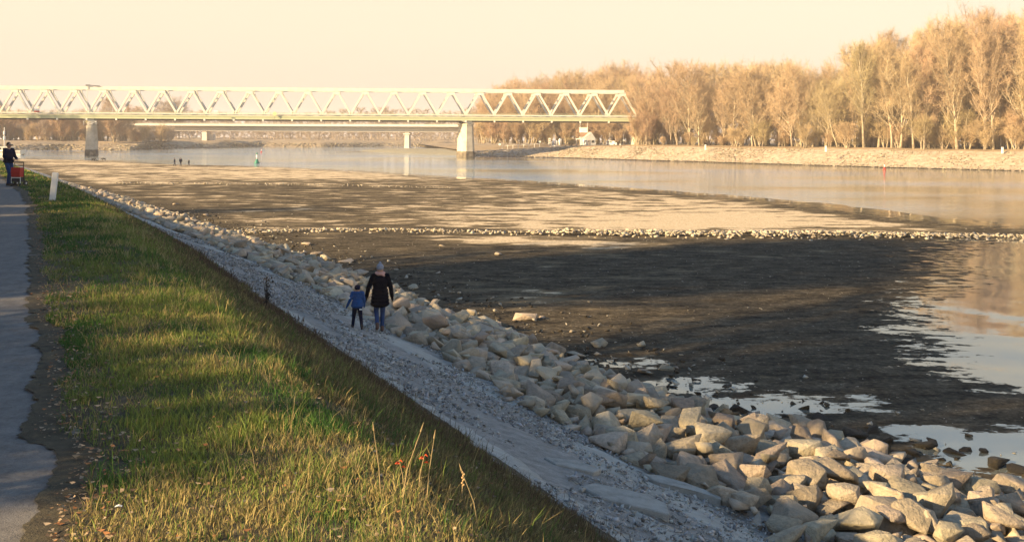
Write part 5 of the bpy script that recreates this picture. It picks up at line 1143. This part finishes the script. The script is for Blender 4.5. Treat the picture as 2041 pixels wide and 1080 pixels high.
man = person(mp_, -math.pi / 2 - .35, 'person in dark jacket and jeans standing on the path with sunglasses', h=mh / 1.02,
       legs=((-.11, 0, 0), (.10, .08, 0)), arms=((-.26, .05, 1.13, -.12, .30, 1.05), (.26, .05, 1.13, .12, .30, 1.05)),
       outfit=dict(trousers=M['denim'], shoes=M['boot'], coat=M['navy'], coat_bottom=.86, flare=1.05), vox=.013)
s_ = mh / 1.02 / 1.7
MB().box((0, .115 * s_, 1.595 * s_), (.16 * s_, .03, .045 * s_)).build('sunglasses', M['glassy'], man)
# red shopping trolley at his side
tp_ = ground_hit(38, 371); tr_ = empty('shopping_trolley', tuple(tp_), -.15); tag(tr_, 'red fabric shopping trolley with black frame beside the standing person', 'trolley')
for a in (-.19, .19):
    MB().tube([(a, .05, .08), (a, .02, .5), (a, .0, .92)], .014, 8).build('frame', M['dark'], tr_)
    MB().tube([(a - .034, .12, .11), (a + .034, .12, .11)], .035, 10).build('hub', M['white'], MB().tube([(a - .03, .12, .11), (a + .03, .12, .11)], .11, 16).build('wheel', M['dark'], tr_)); MB().tube([(a, -.2, .08), (a, -.2, .36)], .012, 6).build('leg', M['white'], tr_)
    MB().tube([(a - .02, -.2, .06), (a + .02, -.2, .06)], .06, 12).build('caster', M['dark'], tr_)
MB().tube([(-.19, 0, .92), (.19, 0, .92)], .017, 8).build('handle', M['dark'], tr_); MB().tube([(-.19, .01, .78), (.19, .01, .78)], .012, 8).build('crossbar', M['dark'], tr_)
MB().loft([[(-.18, -.22, .36), (.18, -.22, .36), (.18, .02, .36), (-.18, .02, .36)], [(-.19, -.24, .55), (.19, -.24, .55), (.19, .02, .55), (-.19, .02, .55)], [(-.19, -.20, .70), (.19, -.20, .70), (.19, .0, .70), (-.19, .0, .70)]]).build('bag', M['red'], tr_)
MB().box((0, -.1, .71), (.38, .22, .03)).build('flap', M['red'], [q for q in tr_.children if q.name.startswith('bag')][0]); MB().box((0, -.08, .26), (.36, .26, .17), taper=.95).build('lower_basket', M['dark'], tr_); MB().box((0, -.21, .33), (.37, .02, .03)).build('trim', M['white'], tr_)
# far walkers and dogs
dk_o = dict(trousers=M['navy'], shoes=M['boot'], coat=M['navy'], coat_bottom=.75, flare=1.05)
for px, hh, lg, lb, rz in ((348, 16.2, ((-.1, .22, 0), (.1, -.2, .04)), 'distant dark clad walker at the waterline, left of three', -1.2), (360, 16.5, ((-.1, 0, 0), (.1, .1, 0)), 'distant dark clad figure at the waterline, middle of three', 0), (376.5, 12.5, ((-.1, .2, 0), (.1, -.2, .03)), 'shortest distant figure at the waterline, right of three', 1.2)):
    g = G(px, 330, .3); person((g[0], g[1], .22), rz, lb, h=hh * g[1] / F, legs=lg, arms=((-.25, -.05, 1.13, -.28, .08, .90), (.25, .06, 1.13, .27, .14, .90)), outfit=dk_o, vox=.022)
M['fur'] = plain('black_fur', (0.012, 0.011, 0.012), rough=0.9)
def dog(px, py, rz, label, down):
    g = G(px, py, .2); e = empty('dog', (g[0], g[1], .2), rz); c = [((-.3, 0, .48), (.28, 0, .50), .12, .15), ((.3, 0, .55), (.5, 0, .5 if down else .75), .09, .07), ((.5, 0, .48 if down else .76), (.72, 0, .36 if down else .70), .085, .04), ((-.38, 0, .52), (-.62, 0, .68), .03, .015)]
    for a in (-.08, .08):
        c += [((.26, a, .42), (.28, a, .22), .065, .04), ((.28, a, .22), (.27, a, .03), .035, .03), ((-.3, a, .42), (-.2, a, .30), .085, .05), ((-.2, a, .30), (-.38, a, .18), .045, .03), ((-.38, a, .18), (-.36, a, .03), .03, .03), ((.46, a * .8, .58 if down else .82), (.43, a, .66 if down else .92), .03, .012)]
    blob('body', c, M['fur'], e, .022, 1); tag(e, label, 'dog')
dog(207, 320.5, math.pi, 'black dog with lowered head on the mud right of the shaded pier', True); dog(186, 321.5, 0, 'black dog in front of the foot of the shaded pier', True)

# ------------------------------------------------------------------ haze
hz = MB().box((0, 1120, 22), (3900, 2860, 47)).build('haze', []); hm = bpy.data.materials.new('haze'); hm.use_nodes = True; ht_ = hm.node_tree; ht_.nodes.remove(ht_.nodes['Principled BSDF'])
pv = ht_.nodes.new('ShaderNodeVolumePrincipled'); pv.inputs['Color'].default_value = (1.0, 0.93, 0.90, 1); pv.inputs['Density'].default_value = 0.00027; pv.inputs['Anisotropy'].default_value = 0.0
ht_.links.new(pv.outputs[0], ht_.nodes['Material Output'].inputs['Volume']); hz.data.materials.append(hm); tag(hz, 'thin pale haze hanging over the river', 'haze', kind='stuff')
